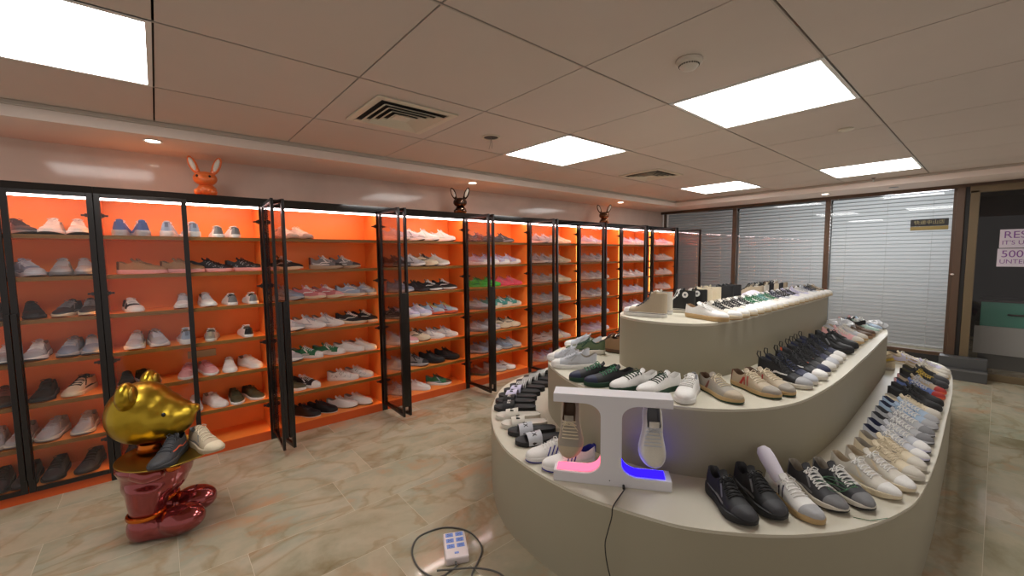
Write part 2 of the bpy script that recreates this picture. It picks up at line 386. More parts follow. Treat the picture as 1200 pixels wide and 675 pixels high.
# counter beyond the door
e = empty('shop_counter', (.75, 9.4, 0), 0, 'teal and white counter beyond the dark glass door', 'counter')
box_obj('worktop', (-.9, -.32, .97), (.9, .3, 1.0), mat('counter_top', (40, 40, 42), .4), e)
box_obj('teal_panel', (-.88, -.3, .62), (.88, .28, .97), mat('teal_panel', (66, 150, 130), .5), e)
box_obj('white_panel', (-.93, -.34, .22), (.93, .26, .62), mat('counter_white', (176, 178, 172), .5), e)
box_obj('base', (-.88, -.28, 0), (.88, .2, .22), mat('counter_grey', (86, 88, 84), .6), e)
q = MB(); q.tube([(-.62, -.305, .80), (-.60, -.33, .80), (-.50, -.33, .80), (-.48, -.305, .80)], .012, 8); q.build('handle', M_dark, e)
# text helper
def text(name, body, size, loc, rot, m, parent=None, ext=.0006, ax='LEFT'):
    cu = bpy.data.curves.new(name, 'FONT'); cu.body = body; cu.size = size; cu.extrude = ext; cu.align_x = ax; cu.align_y = 'CENTER'
    o = bpy.data.objects.new(name, cu); dg = bpy.context.evaluated_depsgraph_get(); C.objects.link(o)
    bpy.context.view_layer.update()
    me = bpy.data.meshes.new_from_object(o.evaluated_get(bpy.context.evaluated_depsgraph_get()))
    C.objects.unlink(o); bpy.data.objects.remove(o)
    me.materials.clear(); me.materials.append(m)
    w = bpy.data.objects.new(name, me); C.objects.link(w); w.location = loc; w.rotation_euler = rot
    if parent: w.parent = parent
    return w
M_purple = mat('purple_ink', (120, 70, 140), .6)
for k, (z0, z1, t1, t2, lab) in enumerate([(1.74, 1.975, 'RESARE 2', "IT'S UPWARDS", 'upper white notice with purple words on the glass door'), (1.50, 1.73, '500 P93 S', 'UNTERNEHMER', 'lower white notice with purple words on the glass door')]):
    x0 = -.005 - .01*k
    e = empty('paper_notice', (x0, YB-.016, (z0+z1)/2), 0, lab, 'paper notice', 'white notices on the door'); h = (z1-z0)/2
    box_obj('sheet', (0, -.002, -h), (.62, .002, h), mat('notice_paper', (205, 196, 206), .8), e)
    text('lettering', t1, .125, (.03, -.003, h*.38), (R(90), 0, 0), M_purple, e); text('lettering', t2, .075, (.02, -.003, -h*.45), (R(90), 0, 0), M_purple, e)
# brass sign
e = empty('door_sign', (-.66, YB-.02, 2.09), 0, 'small black sign with gold characters above a brass strip on the glass', 'sign')
box_obj('panel', (-.19, -.006, -.03), (.19, .006, .07), mat('sign_black', (24, 20, 18), .25), e, .002)
box_obj('brass_strip', (-.19, -.008, -.085), (.19, .006, -.032), mat('sign_brass', (142, 122, 72), .35, metal=.5), e, .002)
text('lettering', '\u5feb\u9012\u4e2d\u5c71\u5e97', .062, (0, -.0075, .02), (R(90), 0, 0), mat('sign_gold', (150, 138, 96), .4, metal=.3), e, ax='CENTER')

# ------------------------------------------------------------------ cabinets
XF, XB = -4.36, -4.735
POST = [-1.22, -.33, .755, 1.845, 2.96, 4.05, 5.12, 6.26, 7.27, 8.22]
SH = [1.885-.3*k for k in range(6)] + [.085]
ORD = ['leftmost', 'second', 'third', 'fourth', 'fifth', 'sixth', 'seventh', 'eighth', 'ninth']
def pos_words(k): return ORD[k]
def hinge_mesh():
    q = MB(); q.box((-.012, -.03, -.012), (.012, .0, .012)); q.box((-.02, -.05, -.006), (.008, -.02, .006)); q.tube([(0, -.012, -.02), (0, -.012, .02)], .006, 8); return q.mesh('hinge')
HM = hinge_mesh(); HM.materials.append(M_dark)
def leaf(parent, hx, hy, ang, side, w, with_handle=True):
    # door leaf hinged at (hx,hy), closed it runs along +Y*side ; ang opens it towards +X
    d = side; z0, z1 = .07, 2.19; t = .022; st = .034
    base = Matrix.Translation((hx, hy, 0)) @ Matrix.Rotation(ang*(-1 if side > 0 else 1), 4, 'Z')
    def L(q, a, b):
        ya, yb = sorted((a[1]*d, b[1]*d)); q.box((a[0], ya, a[2]), (b[0], yb, b[2]), M=base)
    q = MB()
    L(q, (0, .0, z0), (t, st, z1)); L(q, (0, w-st, z0), (t, w, z1)); L(q, (0, st, z0), (t, w-st, z0+.03)); L(q, (0, st, z1-.03), (t, w-st, z1))
    f = q.build('door', M_black, parent, bevel=.002)
    q = MB(); L(q, (.009, st, z0+.03), (.013, w-st, z1-.03)); q.build('glass', M_tint, f)
    if with_handle:
        q = MB(); L(q, (t, w-.03, .17), (t+.026, w, 1.34)); h = q.build('handle', M_black, f, bevel=.003)
    for z in (.33, .93, 1.45, 2.03):
        o = bpy.data.objects.new('hinge', HM); C.objects.link(o); o.parent = f
        o.matrix_local = Matrix.Translation((hx-.02, hy+.02*d, z)) @ Matrix.Diagonal((1, -d, 1, 1))
cabs = []
for k in range(9):
    y0, y1 = POST[k], POST[k+1]
    lab = ['black-framed shoe cabinet with orange lining at the far left edge, doors closed', 'black-framed orange shoe cabinet behind the gold bear, only its right door open'][k] if k < 2 else \
        'black-framed orange shoe cabinet, %s from the left, both glass doors open' % ORD[k] if k < 8 else 'black-framed orange shoe cabinet, farthest, ending at the window wall'
    e = empty('shoe_cabinet', (0, 0, 0), 0, lab, 'cabinet', 'orange shoe cabinets along the wall'); e.location = (XF, y0, 0)
    pre = set(C.objects)
    w = .0005
    for s_, yy in ((1, y0), (-1, y1)):
        a, b = sorted((yy+s_*w, yy+s_*.02)); box_obj('side_panel', (XB, a, .0), (XF-.015, b, 2.24), M_orange, e)
        a, b = sorted((yy+s_*w, yy+s_*.03)); box_obj('post', (XF-.0145, a, 0), (XF, b, 2.16), M_black, e)
    box_obj('back_panel', (XB-.015, y0+.001, .0), (XB-.0005, y1-.001, 2.24), M_orange, e)
    box_obj('fascia', (XF-.0145, y0+w, 2.162), (XF+.004, y1-w, 2.24), mat('black_gloss', (16, 12, 12), .06, spec=.8), e)
    box_obj('top_panel', (XB, y0+.021, 2.2), (XF-.016, y1-.021, 2.24), M_orange, e)
    for z in SH[:-1]:
        q = MB(); q.box((XB, y0+.021, z-.026), (XF-.028, y1-.021, z), 0); q.box((XF-.028, y0+.021, z-.028), (XF-.022, y1-.021, z+.001), 1); q.build('shelf', [M_orange, M_edge], e)
    box_obj('bottom_panel', (XB, y0+.021, .06), (XF-.0155, y1-.021, .085), M_orange, e)
    box_obj('plinth', (XF-.0145, y0+.031, 0), (XF-.002, y1-.031, .084), M_plinth, e)
    q = MB(); q.box((XF-.032, y0+.03, 2.148), (XF-.018, y1-.03, 2.160)); q.build('led_strip', M_led, e)
    for s_, yy in ((1, y0), (-1, y1)):
        for zi in range(7):
            zt = (SH[zi-1]-.029) if zi else 2.14
            a, b = sorted((yy+s_*.0205, yy+s_*.0232)); q = MB(); q.box((XF-.0215, a, SH[zi]+.004), (XF-.0155, b, zt)); q.build('led_strip', M_ledw, e)
    # doors
    lw = (y1-y0)/2-.004
    if k == 0:
        leaf(e, XF+.002, y0+.002, 0, 1, lw); leaf(e, XF+.002, y1-.002, 0, -1, lw)
    elif k == 1:
        leaf(e, XF+.002, y0+.002, 0, 1, lw, False); leaf(e, XF+.006, y1-.004, R(87), -1, .50)
    else:
        leaf(e, XF+.006, y0+.004, R(82), 1, .50)
        leaf(e, XF+.006, y1-.004, R(88 if k < 8 else 90), -1, .50)
    for o in set(C.objects)-pre:
        if o.parent == e: o.matrix_parent_inverse = Matrix.Translation((-XF, -y0, 0))
    cabs.append(e)
box = box_obj('socket_plate', (XB, .165, .80), (XB+.012, .375, .865), mat('socket_gold', (176, 150, 110), .35, metal=.4), bevel=.003)
tag(box, 'pale gold socket plate on the orange back of the second cabinet', 'socket')
# ------------------------------------------------------------------ display island
def catmull(pts, n=6, closed=True):
    out = []; N = len(pts)
    for i in range(N if closed else N-1):
        p = [Vector(pts[(i+k-1) % N] if closed else pts[max(0, min(N-1, i+k-1))]) for k in range(4)]
        for s in range(n):
            t = s/n
            out.append(.5*((2*p[1]) + (-p[0]+p[2])*t + (2*p[0]-5*p[1]+4*p[2]-p[3])*t*t + (-p[0]+3*p[1]-3*p[2]+p[3])*t**3))
    if not closed: out.append(Vector(pts[-1]))
    return out
T1 = [(-.205,5.2),(-.185,4.2),(-.175,3.4),(-.19,2.80),(-.235,2.53),(-.325,2.27),(-.44,2.075),(-.59,1.895),(-.80,1.72),(-.98,1.635),(-1.27,1.55),(-1.52,1.53),(-1.75,1.545),(-1.93,1.58),(-2.12,1.66),(-2.31,1.775),(-2.46,1.885),(-2.6,2.01),(-2.79,2.22),(-2.92,2.43),(-3.0,2.7),(-3.02,3.1),(-3.02,4.2),(-3.02,5.2),(-2.98,5.85),(-2.75,6.35),(-2.3,6.6),(-1.6,6.66),(-.9,6.6),(-.45,6.38),(-.27,6.0)]
T2 = [(-.655,4.8),(-.635,4.0),(-.625,3.3),(-.645,2.85),(-.68,2.6),(-.75,2.41),(-.86,2.25),(-1.0,2.125),(-1.22,2.02),(-1.5,1.96),(-1.72,1.985),(-1.97,2.09),(-2.2,2.24),(-2.37,2.45),(-2.47,2.72),(-2.5,3.1),(-2.5,4.0),(-2.5,4.9),(-2.46,5.5),(-2.3,5.85),(-2.0,6.05),(-1.6,6.1),(-1.1,6.06),(-.8,5.92),(-.69,5.55)]
T3 = [(-1.115,4.6),(-1.12,3.6),(-1.125,3.1),(-1.15,2.82),(-1.21,2.64),(-1.33,2.54),(-1.5,2.5),(-1.65,2.515),(-1.78,2.58),(-1.88,2.72),(-1.94,2.95),(-1.96,3.4),(-1.96,4.3),(-1.96,5.0),(-1.92,5.3),(-1.85,5.45),(-1.6,5.5),(-1.3,5.48),(-1.16,5.36),(-1.12,5.1)]
HT = (.51, .89, 1.255)
isl = empty('display_island', (-1.6, 4, 0), 0, 'three-tier cream display island with rounded ends in the middle of the shop', 'display island')
def offset(poly, d):
    n = len(poly); out = []
    for i in range(n):
        a = poly[i-1]; b = poly[(i+1) % n]; t = (b-a).normalized(); out.append(poly[i] + Vector((t.y, -t.x))*d)
    return out
inv = Matrix.Translation((1.6, -4, 0))
for k, (T, z0, z1) in enumerate(((T1, 0, HT[0]), (T2, HT[0], HT[1]), (T3, HT[1], HT[2]))):
    p = catmull(T, 6); s = sum(p[i-1].x*p[i].y-p[i].x*p[i-1].y for i in range(len(p))); 
    if s > 0: p = p[::-1]
    def rg(d, z): return [inv @ Vector((v.x, v.y, z)) for v in offset(p, -d)]
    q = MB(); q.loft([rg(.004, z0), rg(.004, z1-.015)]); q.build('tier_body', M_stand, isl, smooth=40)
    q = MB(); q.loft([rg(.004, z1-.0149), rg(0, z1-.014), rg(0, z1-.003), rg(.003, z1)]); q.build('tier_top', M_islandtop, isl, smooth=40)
for px, py in ((643, 561), (718, 594)):                        # board joints on the front of the lowest tier
    v = onz(px, py, .5); q = MB(); q.box((-.001, -.004, .0), (.001, .0, .48)); o = q.build('joint', mat('joint_line', (140, 130, 112), .7), isl)
    o.location = inv @ Vector((v.x, v.y+.0115+.004, 0)); o.rotation_euler.z = R(8 if px > 700 else 0)

# ------------------------------------------------------------------ shoe builder
def itp(tab, x):
    if x <= tab[0][0]: return tab[0][1]
    for (a, u), (b, v) in zip(tab, tab[1:]):
        if x <= b:
            t = (x-a)/(b-a); t = t*t*(3-2*t)*.5 + t*.5; return u+(v-u)*t
    return tab[-1][1]
WID = [(0,.006),(.015,.017),(.04,.0245),(.09,.030),(.16,.033),(.3,.0335),(.44,.0345),(.56,.039),(.68,.0445),(.78,.0455),(.86,.041),(.92,.033),(.965,.024),(.988,.014),(1,.006)]
ST = {
 'runner': dict(sole=[(0,.036),(.3,.032),(.6,.027),(1,.026)], flare=1.07, spring=.014, top=[(0,.098),(.05,.100),(.12,.088),(.2,.074),(.28,.078),(.36,.098),(.42,.1),(.5,.090),(.62,.074),(.75,.060),(.88,.052),(.96,.044),(1,.034)], op=.36, tongue=.122, wave=.004, wf=1.0),
 'chunky': dict(sole=[(0,.046),(.3,.038),(.6,.032),(1,.030)], flare=1.13, spring=.016, top=[(0,.108),(.05,.111),(.12,.099),(.2,.088),(.28,.092),(.36,.11),(.42,.112),(.5,.100),(.62,.083),(.75,.069),(.88,.061),(.96,.053),(1,.04)], op=.37, tongue=.136, wave=.006, wf=1.06),
 'court': dict(sole=[(0,.030),(.5,.027),(1,.027)], flare=1.03, spring=.005, top=[(0,.082),(.05,.086),(.12,.078),(.2,.068),(.28,.071),(.36,.086),(.42,.089),(.5,.082),(.62,.069),(.75,.058),(.88,.052),(.96,.045),(1,.034)], op=.36, tongue=.108, wave=0, wf=1.02),
 'knit': dict(sole=[(0,.038),(.5,.032),(1,.026)], flare=1.12, spring=.014, top=[(0,.100),(.05,.105),(.12,.098),(.2,.088),(.27,.094),(.33,.114),(.4,.110),(.5,.094),(.62,.076),(.75,.062),(.88,.053),(.96,.045),(1,.034)], op=.30, tongue=.125, wave=.003, wf=1.06),
 'canvas': dict(sole=[(0,.029),(.5,.028),(1,.029)], flare=1.05, spring=.004, top=[(0,.080),(.05,.083),(.12,.074),(.2,.064),(.28,.068),(.36,.082),(.42,.085),(.5,.077),(.62,.064),(.75,.056),(.88,.053),(.96,.047),(1,.036)], op=.38, tongue=.104, wave=0, wf=1.0),
 'high': dict(sole=[(0,.029),(.5,.028),(1,.029)], flare=1.05, spring=.004, top=[(0,.150),(.05,.153),(.12,.150),(.2,.150),(.28,.153),(.34,.150),(.40,.120),(.5,.092),(.62,.068),(.75,.057),(.88,.053),(.96,.047),(1,.036)], op=.33, tongue=.168, wave=0, wf=.98),
 'mid': dict(sole=[(0,.030),(.5,.027),(1,.026)], flare=1.05, spring=.008, top=[(0,.118),(.05,.122),(.12,.112),(.2,.103),(.28,.106),(.35,.122),(.42,.116),(.5,.095),(.62,.074),(.75,.060),(.88,.053),(.96,.045),(1,.034)], op=.34, tongue=.14, wave=0, wf=1.0),
}
LS = .325
class Sh:
    def __init__(s, style, side):
        s.p = ST[style]; s.side = side
    def w(s, t): return itp(WID, t)*s.p['wf']*1.13*LS/.30
    def c(s, t): return s.side*(.007*math.sin(PI*min(1, max(0, (t-.35)/.65))) - .004*t)*LS/.3
    def hs(s, t): return itp(s.p['sole'], t)*LS/.3 + s.p['wave']*math.sin(t*9)
    def tp(s, t): return itp(s.p['top'], t)*LS/.3
    def x(s, t): return (t-.5)*LS
    def wall(s, t, a, sd, off=0):
        """point on the outer wall; a 0 (sole) .. 1 (centre top / rim), sd = +-1"""
        w = s.w(t)*.965; b = s.hs(t)-.004; T = s.tp(t); op = s.p['op']
        if t <= op:
            rr = w*(.70 if t > .05 else .55+3*t)
            y = w - (w-rr)*a**1.5 ; z = b + (T-b)*a**.95
            n = Vector((0, 1, .25))
        else:
            k = min(1, (t-op)/.12); th = a*PI/2
            e1 = .62+.1*k; e2 = 1.0-.12*k
            y = w*abs(math.cos(th))**e1 if a < 1 else 0; z = b + (T-b)*math.sin(th)**e2
            n = Vector((0, math.cos(th), math.sin(th)))
        y += off*n.y; z += off*n.z
        return Vector((s.x(t), sd*y + s.c(t), z))
SHM = {}
def shoe_meshes(style, side):
    key = (style, side)
    if key in SHM: return SHM[key]
    s = Sh(style, side); P = {}; p = s.p
    ts = [0,.008,.02,.045,.08,.12,.17,.22,.27,.31,p['op']-.012,p['op'],p['op']+.02,.42,.47,.53,.6,.67,.74,.8,.85,.9,.94,.965,.985,1]
    ts = sorted(set(round(t, 4) for t in ts)); NA = 7; NI = 3
    def ring(t):
        L = [s.wall(t, i/(NA-1) if t <= p['op'] else i/(NA-1+NI), 1) for i in range(NA)]
        Rr = [s.wall(t, i/(NA-1) if t <= p['op'] else i/(NA-1+NI), -1) for i in range(NA)]
        if t <= p['op']:
            e = L[-1]; cy = s.c(t); inn = []
            T = e.z; rr = abs(e.y-cy); shallow = t < .045
            for j, (fy, dz) in enumerate(((.86, .004), (.8, .6), (.7, 1.0))):
                zz = T - (.006 if j == 0 else (T-s.hs(t)-.008)*dz) if not shallow else T-.001*j
                inn.append(Vector((e.x + (.006 if not shallow and t < .08 and j else 0), cy+rr*fy*(1 if not shallow else .9), zz)))
            mid = Vector((e.x, cy, inn[-1].z)); ir = [Vector((v.x, 2*cy-v.y, v.z)) for v in inn]
        else:
            inn = [s.wall(t, (NA+j)/(NA-1+NI+.0), 1) for j in range(NI)]; ir = [s.wall(t, (NA+j)/(NA-1+NI), -1) for j in range(NI)]
            mid = s.wall(t, 1, 1)
            inn[-1] = (inn[-1]*.5+inn[-2]*.5) if NI > 1 else inn[-1]; ir[-1] = ir[-1]*.5+ir[-2]*.5
        return L + inn + [mid] + ir[::-1] + Rr[::-1]
    rings = [ring(t) for t in ts]; n = len(rings[0]); parts = {'upper': MB(), 'lining': MB(), 'toe_cap': MB(), 'heel_counter': MB()}
    vs = [v for r in rings for v in r]
    for i in range(len(ts)-1):
        tm = (ts[i]+ts[i+1])/2
        for j in range(n-1):
            f = (i*n+j, (i+1)*n+j, (i+1)*n+j+1, i*n+j+1)
            inner = NA-1 <= j <= n-NA-1+0
            if inner and ts[i] < p['op'] - 1e-6 + .0005 and tm < p['op']+.012: k = 'lining'
            elif tm > .82: k = 'toe_cap'
            elif tm < .10: k = 'heel_counter'
            else: k = 'upper'
            q = parts[k]; q.add([vs[a] for a in f], [(0, 1, 2, 3)])
    r0_, r1_ = rings[0], rings[-1]
    parts['heel_counter'].add(r0_, [(j, j+1, n-2-j, n-1-j) for j in range(n//2-1)])
    parts['toe_cap'].add(r1_, [(n-1-j, n-2-j, j+1, j) for j in range(n//2-1)])
    for k, q in parts.items(): P[k] = q.mesh(k, smooth=70, weld=True)
    # sole
    N = 26; prm = [0]+[.012*1.5**i for i in range(0)] ; tt = [0,.01,.03,.07,.13,.22,.33,.45,.56,.66,.75,.82,.88,.93,.965,.985,1]
    def loop(sc_, zf, tsc=1.0):
        out = []
        for t in tt: out.append((t, 1))
        for t in tt[::-1]: out.append((t, -1))
        return [Vector((s.x(t)*tsc, sd*s.w(t)*sc_ + s.c(t), zf(t))) for t, sd in out]
    sp = lambda t: p['spring']*max(0, (t-.72)/.28)**1.6 + .004*max(0, (.12-t)/.12)
    fl = p['flare']
    os_ = .008
    q = MB(); q.loft([loop(.94, lambda t: sp(t)), loop(fl*.985, lambda t: sp(t)+.002), loop(fl*.985, lambda t: sp(t)+os_)]); P['outsole'] = q.mesh('outsole', smooth=45, weld=True)
    q = MB(); q.loft([loop(fl*.98, lambda t: sp(t)+os_, 1.0), loop(fl, lambda t: sp(t)+os_+.003, 1.006), loop(fl*1.01, lambda t: max(sp(t)+os_+.004, s.hs(t)*.7), 1.008), loop(fl*.98, lambda t: s.hs(t)-.002, 1.004), loop(.95, lambda t: s.hs(t)+.001, .985)])
    P['sole'] = q.mesh('sole', smooth=45, weld=True)
    # tongue
    op = p['op']; k = LS/.3
    cl = [(op+.10, s.tp(op+.10)+.001), (op+.05, s.tp(op+.05)+.004), (op+.01, s.tp(op+.01)+.007), (op-.03, p['tongue']*k*.88), (op-.065, p['tongue']*k)]
    q = MB(); rr = []
    for t, z in cl:
        cy = s.c(t); x = s.x(t); hw = .019*k
        top = [Vector((x, cy+hw*u, z - .007*abs(u)**2)) for u in (-1, -.6, 0, .6, 1)]
        rr.append(top + [v+Vector((-.002, 0, -.005)) for v in top[::-1]])
    q.loft(rr); P['tongue'] = q.mesh('tongue', smooth=60, weld=True)
    # laces
    q = MB(); lo = op+.03; n_l = 5 if style in ('knit',) else 6; hi = {'high': .62, 'mid': .64}.get(style, .66)
    for i in range(n_l):
        t = lo + (hi-lo)*i/(n_l-1)
        for d in ((-1, 1) if style not in ('court',) else (0,)):
            dt = .022*d
            pts = [s.wall(min(.98, t+dt*u), a, sd, .003) for a, sd, u in ((.62, 1, -1), (.78, 1, -.5), (1, 1, 0), (.78, -1, .5), (.62, -1, 1))]
            q.tube(pts, .0032, 5)
    if style in ('high', 'mid'):
        for i in range(3):
            z = s.tp(.40)*.98 + .011*i; cx = s.x(op+.02-.02*i)
            q.tube([(cx, s.c(.3)+.028, z), (cx+.006, s.c(.3), z+.004), (cx, s.c(.3)-.028, z)], .003, 5)
    b = s.wall(lo, 1, 1, .006)
    for sd in (1, -1):
        q.tube([b, b+Vector((.004, sd*.016, .012)), b+Vector((.014, sd*.03, .004)), b+Vector((.02, sd*.018, -.004)), b+Vector((.006, 0, .002))], .0024, 5)
        q.tube([b, b+Vector((.014, sd*.02, .0)), s.wall(lo+.14, .6, sd, .005)], .0022, 5)
    P['laces'] = q.mesh('laces', smooth=70)
    # side stripes / swoosh / overlay bands, both sides
    def band(q, path, wd, off=.0016):
        for sd in (1, -1):
            for (t1, a1), (t2, a2) in zip(path, path[1:]):
                N_ = 4; 
                for m_ in range(N_):
                    u0, u1 = m_/N_, (m_+1)/N_
                    ta, aa, tb, ab = t1+(t2-t1)*u0, a1+(a2-a1)*u0, t1+(t2-t1)*u1, a1+(a2-a1)*u1
                    dx, da = (t2-t1), (a2-a1)*.3; l = math.hypot(dx, da); nx, na = -da/l, dx/l
                    f = [s.wall(min(.99, max(.01, ta+nx*wd)), min(1, max(0, aa+na*wd*3.3)), sd, off), s.wall(min(.99, max(.01, ta-nx*wd)), min(1, max(0, aa-na*wd*3.3)), sd, off), s.wall(min(.99, max(.01, tb-nx*wd)), min(1, max(0, ab-na*wd*3.3)), sd, off), s.wall(min(.99, max(.01, tb+nx*wd)), min(1, max(0, ab+na*wd*3.3)), sd, off)]
                    q.add(f, [(0, 1, 2, 3) if sd < 0 else (3, 2, 1, 0)])
    q = MB()
    for c_ in (.42, .50, .58): band(q, [(c_+.05, .08), (c_-.03, .62)], .012)
    P['stripes3'] = q.mesh('side_stripes')
    q = MB(); band(q, [(.12, .34), (.34, .22), (.52, .32), (.64, .5)], .012); P['swoosh'] = q.mesh('side_mark')
    q = MB(); band(q, [(.14, .12), (.4, .1), (.62, .16)], .014); band(q, [(.44, .6), (.56, .3)], .02); P['overlay'] = q.mesh('side_overlay')
    q = MB()
    for c_ in (.36, .44): band(q, [(c_+.04, .05), (c_, .6)], .013)
    P['stripes2'] = q.mesh('side_stripes')
    q = MB(); band(q, [(.30, .05), (.36, .66)], .03); P['web'] = q.mesh('side_web')
    q = MB()
    rnd = random.Random(3)
    for i in range(70):
        t = .14+.66*rnd.random(); a = .12+.6*rnd.random(); sd = rnd.choice((1, -1)); e_ = .011
        q.add([s.wall(t-e_, a, sd, .0012), s.wall(t, a-.05, sd, .0012), s.wall(t+e_, a, sd, .0012), s.wall(t, a+.05, sd, .0012)], [(0, 1, 2, 3) if sd < 0 else (3, 2, 1, 0)])
    P['dots'] = q.mesh('pattern')
    # heel tab, pull loop
    q = MB(); T0 = s.tp(.02)
    q.box((-LS/2-.004, -.011, T0-.035), (-LS/2+.006, .011, T0+.006)); P['heel_tab'] = q.mesh('heel_tab')
    q = MB(); x0 = -LS/2
    q.tube([(x0+.002, 0, T0-.01), (x0-.012, 0, T0+.012), (x0-.008, 0, T0+.034), (x0+.01, 0, T0+.034), (x0+.012, 0, T0+.002)], .0035, 6); P['pull_loop'] = q.mesh('pull_loop', smooth=True)
    # foxing line and round ankle patch for canvas shoes
    q = MB(); q.loft([loop(fl*1.016, lambda t: s.hs(t)*.80, 1.011), loop(fl*1.018, lambda t: s.hs(t)*.92, 1.011)], cap0=False, cap1=False); P['foxing_line'] = q.mesh('foxing_line')
    for sd in (1, -1):
        q = MB(); c0 = s.wall(.20, .78, sd, .0015); nrm = Vector((0, sd, .15)).normalized(); ux = Vector((1, 0, 0)); uz = nrm.cross(ux)
        if uz.z < 0: uz = -uz
        def disc(r, off, m, star=0):
            pts = []
            for i in range(20 if not star else 10):
                a = 2*PI*i/(20 if not star else 10) + PI/2; rr_ = r if not star or i % 2 == 0 else r*.42
                pts.append(c0 + ux*rr_*math.cos(a) + uz*rr_*math.sin(a) + nrm*off)
            q.loft([[v-nrm*.001 for v in pts], pts], mi=m)
        disc(.022, .001, 0); disc(.013, .0018, 1, 1)
        P['patch%d' % sd] = q.mesh('ankle_patch')
    for k_, me in P.items():
        if not me.materials: me.materials.append(None)
        if k_.startswith('patch'): me.materials.append(mat('patch_star', (25, 25, 40), .6))
    SHM[key] = P; return P

COL = dict(white=(226,224,220), offwhite=(206,200,188), cream=(214,200,172), beige=(176,160,136), tan=(150,118,84), brown=(92,66,44), darkbrown=(58,40,30), black=(22,22,24), charcoal=(52,52,56), grey=(120,120,122), lightgrey=(168,168,170), silver=(186,188,194), bluegrey=(128,140,158), lightblue=(158,178,200), blue=(84,104,158), navy=(26,32,62), royal=(34,38,140), pink=(214,160,160), rose=(196,120,124), hotpink=(214,76,96), red=(170,48,40), orange=(216,96,60), green=(40,112,74), darkgreen=(18,58,38), brightgreen=(72,176,56), teal=(70,142,132), olive=(72,70,48), yellow=(206,176,70), gum=(180,150,104), lavender=(200,196,220), redbrown=(120,62,48), mint=(176,206,196), camo=(78,92,62), greige=(150,142,130))
def cm(c):
    return mat('shoe_'+c, COL[c], .62, noise=.08, nscale=120, bump=.15)
def assign(o, m):
    o.material_slots[0].link = 'OBJECT'; o.material_slots[0].material = m
def shoe(pos, yaw, style, cols, label, group=None, side=1, extra=(), tilt=None, cat='shoe', full=True, scale=1, zs=1.04):
    """cols: upper, sole, outsole, laces, lining, toe, heel, accent"""
    c = dict(upper='white', sole='white'); c.update(cols)
    P = shoe_meshes(style, side)
    kind = {'runner': 'running_shoe', 'chunky': 'chunky_trainer', 'court': 'sneaker', 'knit': 'knit_trainer', 'canvas': 'canvas_shoe', 'high': 'high_top_shoe', 'mid': 'mid_top_sneaker'}[style]
    e = empty(kind, pos, yaw, label, cat, group)
    if tilt: e.rotation_euler = tilt
    e.scale = (scale, scale, scale*zs)
    U = c['upper']
    want = [('upper', U), ('sole', c['sole']), ('outsole', c.get('outsole', c['sole'])), ('lining', c.get('lining', 'greige' if U not in ('black', 'charcoal', 'navy') else 'charcoal')), ('toe_cap', c.get('toe', U)), ('heel_counter', c.get('heel', U)), ('tongue', c.get('tongue', U))]
    if c.get('laces', 1): want.append(('laces', c.get('laces', 'white')))
    acc = c.get('accent')
    for x in extra: want.append((x, {'heel_tab': c.get('heel_tab', acc), 'pull_loop': c.get('loop', acc), 'patch1': 'white', 'patch-1': 'white', 'foxing_line': c.get('line', 'black')}.get(x, acc) or 'grey'))
    for k, col in want:
        me = P[k]; o = bpy.data.objects.new(me.name.split('.')[0], me); C.objects.link(o); o.parent = e; assign(o, cm(col))
    return e

